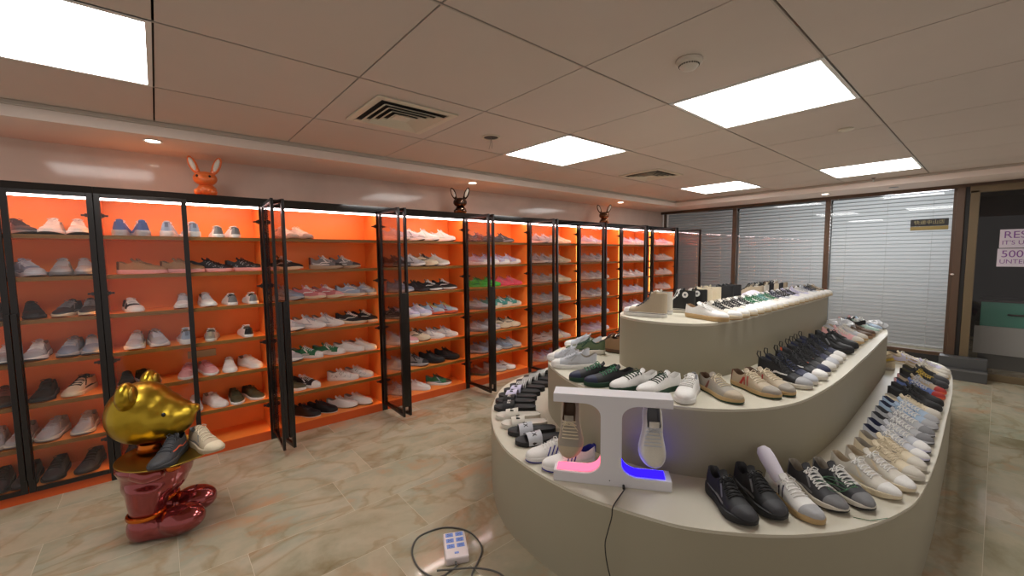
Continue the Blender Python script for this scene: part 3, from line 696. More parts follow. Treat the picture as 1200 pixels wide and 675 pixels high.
# ------------------------------------------------------------------ shoes in the cabinets
VAR = {  # style, colours, extra parts, words
 'dkgrey': ('runner', dict(upper='charcoal', sole='grey', laces='charcoal', outsole='black'), ('overlay',), dict(accent='grey'), 'dark grey running shoe'),
 'whblk': ('chunky', dict(upper='offwhite', sole='white', outsole='black', laces='offwhite', heel='silver'), ('overlay',), dict(accent='silver'), 'white runner with black outsole'),
 'ltblue': ('chunky', dict(upper='bluegrey', sole='silver', laces='silver', toe='silver'), ('overlay',), dict(accent='lightblue'), 'pale blue-grey chunky trainer'),
 'grey': ('chunky', dict(upper='lightgrey', sole='grey', laces='lightgrey'), ('overlay',), dict(accent='silver'), 'grey chunky trainer'),
 'black': ('runner', dict(upper='black', sole='charcoal', outsole='black', laces='black'), ('overlay',), dict(accent='charcoal'), 'black trainer'),
 'blkcream': ('runner', dict(upper='charcoal', sole='cream', laces='grey', heel='beige'), ('overlay',), dict(accent='grey'), 'charcoal trainer with cream sole'),
 'whgrey': ('chunky', dict(upper='silver', sole='white', laces='white', outsole='black', toe='lightgrey'), ('overlay',), dict(accent='grey'), 'white and grey chunky trainer'),
 'bluegrey': ('chunky', dict(upper='bluegrey', sole='lightgrey', laces='lightgrey', outsole='charcoal'), ('overlay',), dict(accent='grey'), 'blue-grey chunky trainer'),
 'dkred': ('runner', dict(upper='darkbrown', sole='charcoal', laces='redbrown'), (), {}, 'dark maroon trainer'),
 'blackknit': ('knit', dict(upper='black', sole='charcoal', laces='black', tongue='charcoal'), (), {}, 'black sock-like trainer'),
 'whblkvamp': ('knit', dict(upper='cream', sole='cream', laces='black', tongue='black', toe='cream'), ('overlay',), dict(accent='black'), 'cream trainer with black front'),
 'greywh': ('chunky', dict(upper='lightgrey', sole='offwhite', laces='silver', outsole='grey'), ('overlay',), dict(accent='offwhite'), 'light grey chunky trainer'),
 'dkknit': ('knit', dict(upper='charcoal', sole='black', laces='black', tongue='charcoal'), (), {}, 'charcoal knit trainer'),
 'blueheel': ('chunky', dict(upper='blue', sole='lightgrey', heel='blue', laces='white', toe='silver', outsole='silver'), ('heel_tab',), dict(accent='blue'), 'trainer with blue heel and pale sole'),
 'paleheel': ('chunky', dict(upper='silver', sole='white', heel='lightblue', laces='white'), ('heel_tab',), dict(accent='bluegrey'), 'white trainer with pale blue heel'),
 'greyheel': ('court', dict(upper='white', sole='white', heel='grey', laces='white', lining='charcoal'), ('heel_tab',), dict(accent='grey'), 'white sneaker with grey heel'),
 'brownsuede': ('court', dict(upper='tan', sole='pink', toe='tan', laces='tan', heel='brown', lining='brown'), (), {}, 'brown suede low shoe with pale sole'),
 'speckle': ('court', dict(upper='black', sole='pink', laces='charcoal'), ('dots',), dict(accent='lightgrey'), 'black speckled low shoe'),
 'blkwhside': ('court', dict(upper='black', sole='white', laces='white', tongue='white', toe='white'), ('overlay',), dict(accent='white'), 'black and white laced sneaker'),
 'white': ('court', dict(upper='white', sole='white', laces='white'), (), {}, 'plain white sneaker'),
 'white2': ('runner', dict(upper='white', sole='white', laces='silver', heel='silver'), ('overlay',), dict(accent='silver'), 'white running shoe'),
 'silver': ('chunky', dict(upper='silver', sole='white', laces='silver', heel='lightgrey'), ('overlay',), dict(accent='lightgrey'), 'silver-white chunky trainer'),
 'beigeheel': ('court', dict(upper='offwhite', sole='offwhite', heel='greige', laces='white'), ('heel_tab',), dict(accent='beige'), 'off-white sneaker with beige heel'),
 'blackheel': ('court', dict(upper='white', sole='white', heel='black', laces='white'), ('heel_tab',), dict(accent='black'), 'white sneaker with black heel'),
 'pinktoe': ('court', dict(upper='pink', sole='white', laces='rose'), (), {}, 'pink sneaker with white sole'),
 'blkwhsole': ('court', dict(upper='black', sole='white', laces='black'), (), {}, 'black sneaker with white sole'),
 'olive': ('court', dict(upper='olive', sole='white', laces='olive', lining='olive'), (), {}, 'olive canvas sneaker with white sole'),
 'creamgrey': ('knit', dict(upper='offwhite', sole='greige', laces='cream', toe='greige'), (), {}, 'cream knit trainer with grey toe'),
 'nbgrey': ('runner', dict(upper='grey', sole='beige', laces='white', heel='redbrown', toe='charcoal'), ('swoosh', 'overlay'), dict(accent='white'), 'grey retro runner with white side mark'),
 'nbblue': ('runner', dict(upper='lightblue', sole='cream', laces='white', heel='bluegrey', toe='bluegrey'), ('swoosh',), dict(accent='white'), 'light blue retro runner'),
 'nbpink': ('runner', dict(upper='rose', sole='cream', laces='white', toe='pink'), ('swoosh',), dict(accent='white'), 'dusty pink retro runner'),
 'nbblack': ('runner', dict(upper='black', sole='cream', laces='white', toe='black', heel='charcoal'), ('swoosh',), dict(accent='offwhite'), 'black retro runner with cream sole'),
 'greenwh': ('court', dict(upper='green', sole='white', laces='white', toe='white'), ('overlay',), dict(accent='white'), 'green and white sneaker'),
 'dotted': ('court', dict(upper='white', sole='white', laces='white'), ('dots',), dict(accent='black'), 'white sneaker with black dots'),
 'whgum': ('court', dict(upper='white', sole='white', laces='white', heel='white', outsole='olive'), (), {}, 'white sneaker with dark toe bumper'),
 'blacklow': ('court', dict(upper='black', sole='black', laces='charcoal', outsole='white'), (), {}, 'black low sneaker'),
 'whteal': ('chunky', dict(upper='white', sole='white', laces='white', heel='cream', outsole='charcoal'), ('overlay',), dict(accent='mint'), 'white chunky trainer with mint side'),
 'whchunk': ('chunky', dict(upper='offwhite', sole='white', laces='white', outsole='grey'), ('overlay',), dict(accent='cream'), 'off-white chunky trainer'),
 'blkwh': ('runner', dict(upper='black', sole='white', laces='white', outsole='black'), ('swoosh',), dict(accent='white'), 'black runner with white sole'),
 'multi': ('chunky', dict(upper='lightblue', sole='orange', laces='yellow', toe='silver', heel='olive', outsole='charcoal'), ('overlay',), dict(accent='red'), 'multicoloured chunky trainer'),
 'creamblk': ('chunky', dict(upper='cream', sole='cream', laces='black', outsole='black'), ('swoosh',), dict(accent='black'), 'cream trainer with black marks'),
 'greyblk': ('chunky', dict(upper='grey', sole='lightgrey', laces='black', toe='black', outsole='black'), ('overlay',), dict(accent='black'), 'grey and black trainer'),
 'blackchunk': ('chunky', dict(upper='black', sole='black', laces='black'), ('overlay',), dict(accent='charcoal'), 'all-black chunky trainer'),
 'greenbrown': ('runner', dict(upper='green', sole='white', laces='charcoal', toe='brown', heel='teal'), ('overlay',), dict(accent='lightblue'), 'green and brown runner'),
 'darkplum': ('runner', dict(upper='charcoal', sole='charcoal', laces='rose', toe='black'), ('overlay',), dict(accent='redbrown'), 'dark runner with plum side'),
 'palepink': ('chunky', dict(upper='lavender', sole='white', laces='rose', toe='white'), ('overlay',), dict(accent='pink'), 'pale pink and white trainer'),
 'brightgreen': ('runner', dict(upper='brightgreen', sole='brightgreen', laces='green'), ('overlay',), dict(accent='green'), 'bright green trainer'),
 'hotpink': ('runner', dict(upper='hotpink', sole='hotpink', laces='rose'), ('overlay',), dict(accent='rose'), 'coral pink trainer'),
 'tealwh': ('chunky', dict(upper='teal', sole='cream', laces='white', toe='offwhite', heel='yellow'), ('overlay',), dict(accent='mint'), 'teal and cream trainer'),
 'creamsw': ('court', dict(upper='cream', sole='white', laces='cream'), ('swoosh',), dict(accent='black'), 'cream sneaker with dark side mark'),
 'cream': ('runner', dict(upper='cream', sole='cream', laces='offwhite'), ('overlay',), dict(accent='offwhite'), 'cream running shoe'),
 'whblksw': ('court', dict(upper='white', sole='white', laces='white', outsole='black'), ('swoosh',), dict(accent='black'), 'white sneaker with black side mark'),
 'lav': ('chunky', dict(upper='lavender', sole='white', laces='white'), ('overlay',), dict(accent='silver'), 'lavender-white trainer'),
 'redgreen': ('runner', dict(upper='redbrown', sole='olive', laces='beige'), (), {}, 'dark red and green trainer'),
}
CABX = -4.545
ORDS = ['first', 'second', 'third', 'fourth', 'fifth', 'sixth', 'seventh', 'eighth']
SHELFN = ['top shelf', 'second shelf', 'third shelf', 'fourth shelf', 'fifth shelf', 'sixth shelf', 'bottom board']
CABN = ['leftmost cabinet', 'cabinet behind the bear', 'third cabinet', 'fourth cabinet', 'fifth cabinet', 'sixth cabinet', 'seventh cabinet', 'eighth cabinet', 'last cabinet']
OUT, HEEL, SIDE, DIAG = 0, 180, 62, 48
ROWS = {}
def row(bay, r, *items): ROWS[(bay, r)] = items
# items: (px centre x in the photo frame, variant, yaw)
row(0,0,(22,'dkgrey',30),(62,'whblk',-4),(93,'whblk',8))
row(0,1,(-6,'ltblue',20),(32,'ltblue',28),(74,'grey',2),(104,'grey',4))
row(0,2,(2,'black',20),(38,'black',12),(80,'blkcream',-14),(110,'blkcream',-2))
row(0,3,(10,'whgrey',0),(44,'whgrey',-6),(85,'bluegrey',-8),(115,'bluegrey',4))
row(0,4,(6,'dkred',10),(53,'blackknit',-6),(94,'whblkvamp',-20))
row(0,5,(-4,'greywh',0),(27,'greywh',-10),(63,'greywh',-14),(101,'greywh',-10))
row(0,6,(2,'dkknit',0),(33,'dkknit',-8),(67,'dkknit',-6),(107,'dkknit',-16))
row(1,0,(142,'blueheel',178),(166,'blueheel',184),(197,'paleheel',176),(224,'paleheel',186),(254,'greyheel',180),(273,'greyheel',182))
row(1,1,(167,'brownsuede',72),(192,'brownsuede',64),(248,'speckle',74),(266,'speckle',66))
row(1,2,(155,'blkwhside',14),(214,'white2',-6),(242,'white2',8),(270,'greyheel',180),(294,'greyheel',182))
row(1,3,(160,'silver',-4),(184,'silver',10),(218,'paleheel',180),(248,'beigeheel',172),(288,'blackheel',182))
row(1,4,(133,'blkwhsole',4),(163,'blkwhsole',20),(220,'pinktoe',-8),(243,'pinktoe',12),(269,'white',-2),(297,'white',22))
row(1,5,(130,'greywh',0),(228,'white',-6),(252,'white',22),(276,'olive',2),(298,'olive',18))
row(1,6,(133,'dkknit',-6))
row(2,0,(335,'creamgrey',22),(351,'creamgrey',26))
row(2,1,(332,'nbblack',62),(382,'nbgrey',64),(404,'nbgrey',54))
row(2,2,(322,'bluegrey',58),(341,'nbpink',58),(358,'nbpink',50),(387,'nbblue',62),(411,'nbblue',52))
row(2,3,(324,'whgrey',52),(344,'white2',56),(362,'white2',52),(397,'nbblack',62),(418,'nbblack',50))
row(2,4,(326,'whgrey',40),(350,'greenwh',52),(366,'greenwh',58),(394,'white',56),(421,'white',44))
row(2,5,(332,'olive',48),(352,'blkwhside',40),(402,'dotted',58),(421,'dotted',46))
row(2,6,(358,'blacklow',40),(373,'blacklow',46),(400,'whgum',56),(420,'whgum',44))
row(3,0,(464,'greywh',48),(482,'whgrey',46),(499,'whteal',46),(519,'whteal',44))
row(3,1,(465,'dkgrey',44),(483,'whgrey',46),(498,'creamblk',46),(510,'whchunk',46))
row(3,2,(469,'bluegrey',44),(488,'black',46),(504,'blkwh',50),(521,'blkwh',46))
row(3,3,(462,'dkgrey',44),(474,'lav',44),(486,'lav',46),(506,'multi',50),(522,'multi',46))
row(3,4,(460,'greywh',36),(474,'pinktoe',44),(488,'creamblk',46),(506,'white2',50),(522,'white2',46))
row(3,5,(465,'greywh',42),(487,'greyblk',46),(506,'blackchunk',48),(524,'blackchunk',46))
row(3,6,(466,'greywh',42),(489,'white',46),(514,'greenbrown',54))
row(4,0,(562,'darkplum',46),(576,'darkplum',46),(589,'dkgrey',46))
row(4,1,(559,'palepink',46),(571,'palepink',46),(584,'palepink',46),(597,'palepink',46))
row(4,2,(560,'brightgreen',54),(569,'brightgreen',50),(588,'hotpink',46),(599,'hotpink',46))
row(4,3,(560,'grey',46),(575,'tealwh',46),(587,'tealwh',46),(598,'tealwh',46))
row(4,4,(559,'grey',46),(573,'greywh',46),(586,'creamblk',46),(597,'creamblk',46))
row(4,5,(560,'bluegrey',46),(575,'greywh',46),(588,'bluegrey',46),(598,'greywh',46))
row(4,6,(560,'redgreen',46),(580,'greywh',46),(591,'whblksw',46))
B5 = ['cream','cream','cream','creamsw','cream','cream','lav']
for r, v in enumerate(B5):
    a = ('whgrey' if r in (0, 1) else 'greywh' if r != 5 else 'whblksw') if r != 6 else 'palepink'
    row(5, r, (630, a, 46), (638, a, 46), (648, a if r in (3, 4) else v, 46), (657, v if r != 5 else 'white2', 46))
B6 = ['lav','greywh','greywh','greywh','lav','lav','whgrey']
for r, v in enumerate(B6): row(6, r, *((687, v, 46), (695, v, 46), (703 if r not in (0,) else 702, v, 46))[0 if r else 0:3 if r != 0 else 2])
B7 = ['palepink','white2','white2','lav','lav']
for r, v in enumerate(B7): row(7, r, (734, v, 46), (741, v, 46), (748, v, 46))
B8 = ['palepink','white2','white2','white2','white2']
for r, v in enumerate(B8): row(8, r, (776, v, 46), (786, v, 46))
for (bay, r), items in ROWS.items():
    y0, y1 = POST[bay]+.035, POST[bay+1]-.035; z = SH[r]+.0005
    ys = []; pn = None
    for i, (px, v, yaw) in enumerate(items):
        rnd = random.Random(bay*100+r*10+i)
        py = 290
        X = CABX + rnd.uniform(-.012, .012)
        # intersection of the shelf's middle line with the sight line, so each shoe keeps its spot along the shelf
        lo_, hi_ = -3.0, 12.0
        for _ in range(40):
            m_ = (lo_+hi_)/2; d = Vector((X, m_, z+.05))-O; xx = 600+FPX*d.dot(Rv)/d.dot(Fv)
            if xx < px: lo_ = m_
            else: hi_ = m_
        a_ = R(yaw); ext = abs(math.sin(a_))*LS/2+abs(math.cos(a_))*.052
        y = min(max(lo_, y0+ext-.004), y1-ext+.004)
        # neighbours along the shelf never share space: keep the width a shoe needs at its angle
        need = (.116/max(.35, abs(math.cos(a_)))) if abs(math.cos(a_)) > .35 else .2
        if ys and y - ys[-1] < need*.98: y = ys[-1]+need*.98
        if y > y1-ext+.01 and ys:
            y = max(y1-ext+.01, ys[-1]+need*.9)
        ys.append(y)
        st, cl, ex, more, words = VAR[v]; cl = dict(cl); cl.update(more)
        depth_ext = abs(math.cos(a_))*LS/2+abs(math.sin(a_))*.05
        X = min(X, XF-.02-depth_ext); X = max(X, XB+depth_ext+.004) if XB+depth_ext+.004 <= XF-.018-depth_ext+.02 else (XB+XF-.018)/2+.004
        n_i = ORDS[i]
        lab = '%s, %s from left, %s, %s' % (words, n_i, SHELFN[r], CABN[bay])
        shoe((X, y, z), a_, st, cl, lab, 'shoes on the shelves of the orange cabinets', 1 if i % 2 else -1, ex, zs=.92 if abs(math.cos(a_)) > .85 else 1.1)

# ------------------------------------------------------------------ shoes on the island
def tp(px, py, z, yaw, back=.0, L=None):
    """toe point seen at (px,py) on a top at height z; returns the centre of a shoe pointing along yaw"""
    t = onz(px, py, z); d = Vector((math.cos(yaw), math.sin(yaw), 0)); return t - d*(LS/2-back)
Z1, Z2, Z3 = HT[0]+.0005, HT[1]+.0005, HT[2]+.0005
def isl_shoe(px, py, z, yawd, style, cols, label, side=1, extra=(), group=None, back=.006):
    y = R(yawd); p = tp(px, py, z, y, back); return shoe((p.x, p.y, z), y, style, cols, label, group, side, extra)
GR = 'shoes on the lowest tier, right side'
blk = dict(upper='black', sole='black', outsole='black', laces='black', lining='charcoal', toe='charcoal')
isl_shoe(880,620,Z1,-36,'chunky',blk,'black chunky trainer on the lowest tier, leftmost of the front right row',-1,('overlay',),'black trainers at the front')
isl_shoe(916,613,Z1,-36,'chunky',blk,'black chunky trainer between another black one and the paper-stuffed sneaker',1,('overlay',),'black trainers at the front')
s3 = isl_shoe(961,616,Z1,-34,'court',dict(upper='white', sole='gum', laces='white', toe='lightgrey', accent='navy', heel='white'),'white and grey sneaker with navy stripes and white paper stuffed inside',-1,('stripes2',))
gn = dict(upper='charcoal', sole='offwhite', outsole='black', laces='white', toe='grey', heel='grey', lining='greige', accent='grey')
isl_shoe(989,604,Z1,-34,'runner',gn,'dark grey runner with white laces right next to the paper-stuffed sneaker',-1,('overlay',),'dark grey runners')
isl_shoe(1022,601,Z1,-34,'runner',gn,'dark grey runner under the green tangled cord',1,('overlay',),'dark grey runners')
wn = dict(upper='offwhite', sole='cream', laces='white', toe='white', lining='beige', accent='cream')
isl_shoe(1053,588,Z1,-25,'runner',wn,'off-white runner beside the green cord and the dark grey runner',-1,('overlay',),'off-white runners')
isl_shoe(1071,579,Z1,-24,'runner',wn,'off-white runner, second from the green cord, before the beige pair',1,('overlay',),'off-white runners')
bn = dict(upper='cream', sole='offwhite', laces='cream', toe='offwhite', lining='greige', accent='greige', loop='brown')
isl_shoe(1080,566,Z1,-22,'runner',bn,'beige runner beyond the off-white pair, nearer of its pair',-1,('swoosh',))
isl_shoe(1084,554,Z1,-21,'runner',bn,'beige runner beyond the off-white pair, farther of its pair',1,('swoosh',))
wv = dict(upper='silver', sole='lavender', laces='white', toe='white', lining='navy', accent='black', outsole='charcoal', loop='navy')
isl_shoe(1086.5,543.5,Z1,-20,'runner',wv,'white runner with navy lining, nearer of its pair on the right edge',-1,('swoosh',))
isl_shoe(1089,533.5,Z1,-20,'runner',wv,'white runner with navy lining, farther of its pair on the right edge',1,('swoosh',))
gv = dict(upper='lightgrey', sole='silver', laces='white', toe='grey', lining='charcoal', accent='navy', outsole='charcoal', loop='black')
isl_shoe(1092,523.5,Z1,-19,'runner',gv,'light grey runner with white laces beyond the navy-lined pair, nearer one',-1,('overlay',))
isl_shoe(1094,514.5,Z1,-19,'runner',gv,'light grey runner with white laces beyond the navy-lined pair, farther one',1,('overlay',))
lv = dict(upper='lightblue', sole='silver', laces='white', toe='lightgrey', lining='navy', accent='navy', outsole='grey')
isl_shoe(1097,506,Z1,-18,'runner',lv,'pale blue runner with navy collar, nearer of its pair',-1,('swoosh',))
isl_shoe(1099,499,Z1,-18,'runner',lv,'pale blue runner with navy collar, farther of its pair',1,('swoosh',))
isl_shoe(1100.5,491.5,Z1,-17,'court',dict(upper='cream', sole='offwhite', laces='cream', toe='offwhite', accent='beige'),'cream patterned sneaker just before the black pair',-1,('dots',))
bk = dict(upper='black', sole='black', laces='black', toe='black')
isl_shoe(1102,485,Z1,-17,'chunky',bk,'black trainer on the right edge, nearer of its pair',-1,(),None)
isl_shoe(1104.5,478.5,Z1,-16,'chunky',bk,'black trainer on the right edge, farther of its pair',1,(),None)
mu = dict(upper='blue', sole='orange', laces='silver', toe='red', heel='pink', lining='charcoal', accent='silver')
isl_shoe(1106,470,Z1,-15,'runner',mu,'red and blue runner beyond the black pair, nearer one',-1,('overlay',))
isl_shoe(1108,464,Z1,-15,'runner',dict(mu, upper='beige'),'red and beige runner beyond the black pair, farther one',1,('overlay',))
yb = dict(upper='black', sole='charcoal', laces='yellow', toe='charcoal', lining='olive', accent='yellow')
isl_shoe(1109.5,457.5,Z1,-14,'chunky',yb,'black trainer with yellow laces on the right edge',-1,('overlay',))
isl_shoe(1111,452.5,Z1,-14,'chunky',dict(yb, upper='charcoal', laces='black', accent='charcoal'),'charcoal trainer beyond the yellow-laced one',1,('overlay',))
cr = dict(upper='cream', sole='offwhite', laces='offwhite', toe='offwhite', accent='yellow', lining='beige')
far = [(5.52, 'cream', 'gum'), (5.66, 'offwhite', 'cream'), (5.80, 'lavender', 'white'), (5.94, 'lavender', 'white'), (6.08, 'cream', 'gum')]
for i, (yy, u, so) in enumerate(far):
    shoe((-.40-.05*i*(i > 2), yy, Z1), R(-14), 'court', dict(cr, upper=u, sole=so), ['cream sneaker at the far right corner, nearest of the pale group', 'off-white sneaker in the far right pale group, second', 'lavender-white sneaker in the middle of the far right group', 'lavender-white sneaker, fourth of the far right group', 'cream sneaker with tan sole, farthest of the far right group'][i], 'pale sneakers at the far right corner', -1 if i % 2 else 1, ('overlay',))
for i, yy in enumerate((5.56, 5.72, 5.90)):
    shoe((-.78-.03*i, yy, Z1), R(-170), 'court', dict(cr, upper=('cream', 'yellow', 'cream')[i]), ['cream sneaker beside the second tier, facing away, nearest', 'yellowish sneaker beside the second tier at the far right', 'cream sneaker beside the second tier, facing away, farthest'][i], 'pale sneakers at the far right corner', 1, ())
# tier one, left: pair of white and blue sneakers
fb = dict(upper='white', sole='white', outsole='royal', laces='white', lining='royal', accent='royal', heel='white')
isl_shoe(637,551,Z1,-112,'court',fb,'white sneaker with three blue stripes, nearest, behind the pink tray',1,('stripes3','heel_tab'))
isl_shoe(617,540,Z1,-116,'court',fb,'white sneaker with three blue stripes beside the black slide with crosses',-1,('stripes3','heel_tab'))

# slides
def slide_parts():
    P = {}; s = Sh('court', 1); k = LS/.3
    tt = [0,.02,.06,.13,.25,.4,.55,.68,.8,.88,.94,.975,1]
    def loop(f, zf):
        o = [(t, 1) for t in tt] + [(t, -1) for t in tt[::-1]]
        return [Vector((s.x(t), sd*s.w(t)*f+s.c(t), zf(t))) for t, sd in o]
    q = MB(); q.loft([loop(.97, lambda t: .0), loop(1.08, lambda t: .004), loop(1.1, lambda t: .024+.006*(1-t)), loop(1.05, lambda t: .030+.008*(1-t)), loop(.9, lambda t: .027+.006*(1-t))]); P['footbed'] = q.mesh('footbed', smooth=50, weld=True)
    def arch(t0, t1, hw, h, th, n=12):
        q = MB(); rings = []
        for i in range(n+1):
            a = PI*i/n
            for_ = []
            for t, o in ((t0, 0), (t1, 0), (t1, th), (t0, th)):
                hh = h*(1 - .28*(t-t0)/(t1-t0)); w_ = s.w(t)*hw
                for_.append(Vector((s.x(t), s.c(t)+(w_+o)*math.cos(a)*1.0, .012+(hh+o)*abs(math.sin(a))**.75)))
            rings.append(for_)
        q.loft(rings); return q
    P['strap'] = arch(.50, .78, 1.08, .062, .005).mesh('strap', smooth=50, weld=True)
    q = MB()                                                    # crossed marks on the strap
    for cy in (-.022, .022):
        for a in (R(40), R(-40)):
            d = Vector((math.cos(a), math.sin(a)*1.0, 0))*.017
            t = .64; zz = lambda y: .012+.0605*(1-.14)*max(0, 1-(abs(y)/.052)**2)**.4+.0085
            pts = [Vector((s.x(t)+d.x*u, s.c(t)+cy+d.y*u, 0)) for u in (-1, 0, 1)]
            for v in pts: v.z = zz(v.y-s.c(t)) - .02*(v.x-s.x(t))*2
            q.tube(pts, .0022, 5)
    P['crosses'] = q.mesh('cross_mark')
    q = MB()
    for cy in (-.02, .0, .02):                                 # block lettering-like marks: two small boxed characters
        if cy == 0: continue
        t = .64; x = s.x(t); y = s.c(t)+cy; z = .012+.0605*.86*max(0, 1-(abs(cy)/.052)**2)**.4+.0085
        for dx, dy, w_, h_ in ((-.011, 0, .003, .022), (.011, 0, .003, .022), (0, -.009, .022, .003), (0, .009, .022, .003), (0, 0, .022, .003)):
            q.box((x+dx-w_/2, y+dy-h_/2, z-.003), (x+dx+w_/2, y+dy+h_/2, z+.0015))
    P['marks'] = q.mesh('printed_mark')
    q = MB()
    for i in range(6):
        t = .515+.05*i; rings = []
        for j in range(11):
            a = PI*(j+.5)/11; tt_ = (t, t+.022); r_ = []
            for tx, o in ((tt_[0], .0), (tt_[1], .0), (tt_[1], .0066), (tt_[0], .0066)):
                hh = .062*(1-.28*(tx-.5)/.28); w_ = s.w(tx)*1.08; r_.append(Vector((s.x(tx), s.c(tx)+(w_+o)*math.cos(a), .012+(hh+o)*abs(math.sin(a))**.75)))
            rings.append(r_)
        q.loft(rings)
    P['zebra'] = q.mesh('strap_bands')
    for me in P.values(): me.materials.append(None)
    return P
SP = slide_parts()
def slide(px, py, yawd, bed, strap, mark, mcol, label, group='slides on the left of the lowest tier'):
    y = R(yawd); p = tp(px, py, Z1, y, .01); e = empty('slide_sandal', (p.x, p.y, Z1), y, label, 'slide sandal', group)
    for k, c in [('footbed', bed), ('strap', strap)] + ([(mark, mcol)] if mark else []):
        me = SP[k]; o = bpy.data.objects.new(me.name.split('.')[0], me); C.objects.link(o); o.parent = e; assign(o, cm(c))
slide(606,521,-118,'black','silver','crosses','black','black slide with a white crossed strap, right beside the blue-striped sneaker')
slide(597,509,-124,'black','silver','crosses','black','black slide with a white crossed strap next to the white slides')
slide(589,500,-128,'offwhite','offwhite','marks','black','white slide with black block marks, nearer of the white pair')
slide(583,490,-132,'offwhite','offwhite','marks','black','white slide, farther of the white pair, beside a black slide')
slide(580.5,480,-136,'black','black','marks','white','black slide with white marks, right beside the white slides')
slide(582,472,-140,'black','black','marks','white','black slide with white marks, second beyond the white slides')
slide(586,465.5,-144,'black','lavender','marks','black','black slide with a pale lilac strap, third beyond the white slides')
slide(592,459.5,-147,'black','lavender','marks','black','black slide with a pale lilac strap, fourth beyond the white slides')
slide(599,454,-150,'black','white','zebra','black','black slide with zebra strap, fifth beyond the white slides')
slide(606.5,449,-153,'black','white','zebra','black','black slide with zebra strap, sixth beyond the white slides')
slide(615,444,-156,'black','white','zebra','black','black slide with zebra strap, seventh beyond the white slides')
slide(624,440,-159,'black','white','zebra','black','black slide with zebra strap, farthest of the row')
slide(634,437,-162,'offwhite','offwhite',None,None,'plain off-white slide at the far end of the row behind the stand')

# tier two, left and front
wr = dict(upper='silver', sole='white', laces='silver', toe='white', lining='greige', accent='lightgrey')
isl_shoe(646,430,Z2,-140,'runner',wr,'white running shoe overhanging the left edge of the middle tier, nearer one',-1,('overlay',),None,.0)
isl_shoe(641,422,Z2,-146,'runner',wr,'white running shoe on the left of the middle tier, farther one',1,('overlay',),None,.0)
shoe((-2.33, 2.80, Z2), R(-152), 'runner', wr, 'white running shoe, third on the left of the middle tier', None, -1, ('overlay',))
cg = dict(upper='camo', sole='offwhite', laces='darkgreen', lining='darkgreen', toe='camo', accent='darkgreen')
shoe((-2.19, 2.66, Z2), R(-150), 'runner', cg, 'green camouflage trainer behind the white running shoes', None, 1, ('overlay',))
bw = dict(upper='tan', sole='brown', laces='darkbrown', lining='darkbrown', toe='tan', outsole='olive')
for i, v in enumerate((onz(711, 411, Z2), onz(722, 409.5, Z2), onz(733, 406.5, Z2))):
    x, y = v.x, v.y
    shoe((x, y, Z2), R(-176), 'mid', bw, ['brown suede ankle boot next to the camouflage trainer', 'brown suede ankle boot, middle of three by the top tier', 'brown suede ankle boot, farthest, beside the top tier wall'][i], 'brown suede boots', 1 if i % 2 else -1, ())
shoe((-2.25, 3.62, Z2), R(-165), 'chunky', dict(upper='cream', sole='offwhite', laces='offwhite'), 'cream trainer behind the brown suede boots', None, 1, ())
dg = dict(upper='black', sole='darkgreen', outsole='darkgreen', laces='green', lining='black', toe='navy')
isl_shoe(668,446,Z2,-126,'court',dg,'black leather sneaker with green laces and sole, farther left one',-1,())
isl_shoe(686,452,Z2,-120,'court',dg,'black leather sneaker with green laces and sole, next to the white one',1,())
wg = dict(upper='white', sole='darkgreen', outsole='darkgreen', laces='darkgreen', lining='white', toe='white')
isl_shoe(716,458.5,Z2,-112,'court',wg,'white sneaker with dark green laces and sole beside the black green-laced one',-1,())
isl_shoe(749,464,Z2,-104,'court',wg,'white sneaker with dark green laces and sole beside the white-laced sneaker',1,())
isl_shoe(801,472.5,Z2,-74,'court',dict(upper='white', sole='white', laces='white', heel='black', lining='silver'),'white thick-soled sneaker with black heel on the middle tier edge',-1,('heel_tab',),None,.03)
gc = dict(upper='greige', sole='gum', outsole='darkgreen', laces='cream', toe='beige', heel='camo', accent='redbrown', lining='brown')
isl_shoe(867,474.5,Z2,-28,'court',gc,'beige and green retro sneaker, single, on the middle tier front curve',-1,('web',))
gd = dict(gc, upper='beige', toe='greige', heel='redbrown', accent='red')
isl_shoe(912,468.5,Z2,-24,'court',gd,'beige retro sneaker with red patches, nearer of its pair',-1,('web','stripes2'))
isl_shoe(930,465.5,Z2,-22,'court',gd,'beige retro sneaker with red patches, farther of its pair',1,('web','stripes2'))
def hb(u, t, a, l='black'): return dict(upper=u, sole='offwhite', laces=l, toe=t, heel=u, lining='charcoal', accent=a, loop='black')
MID = [(950,457,'black','lightgrey','white','black mid-top sneaker with grey toe and loop, nearest of the dark row'),
       (957,452,'navy','silver','white','navy mid-top sneaker with pale toe, second of the dark row'),
       (968,446.5,'black','white','white','black mid-top sneaker with white toe, third of the dark row'),
       (972,440.5,'black','navy','orange','black mid-top sneaker with orange heel patch, fourth of the dark row'),
       (978,435.5,'black','white','orange','black and white mid-top sneaker, fifth of the dark row'),
       (982,431,'navy','silver','white','navy mid-top sneaker, sixth of the dark row'),
       (986,427,'black','white','white','black and white mid-top sneaker, seventh of the dark row'),
       (990,422.5,'navy','white','blue','navy and white mid-top sneaker, last before the all-black pair')]
for i, (px, py, u, t, a, lab) in enumerate(MID):
    isl_shoe(px,py,Z2,-14 if i < 5 else -13,'mid',dict(hb(u, t, a), heel='orange' if i == 3 else u),lab,-1 if i % 2 == 0 else 1,('swoosh','pull_loop'),'dark mid-top sneakers on the middle tier')
isl_shoe(999,416,Z2,-12,'chunky',bk,'all-black trainer on the middle tier past the dark mid-tops, nearer',-1,('overlay',))
isl_shoe(1005,410.5,Z2,-12,'chunky',bk,'all-black trainer on the middle tier past the dark mid-tops, farther',1,('overlay',))
pw = dict(upper='pink', sole='gum', laces='offwhite', toe='offwhite', lining='beige', accent='lightgrey')
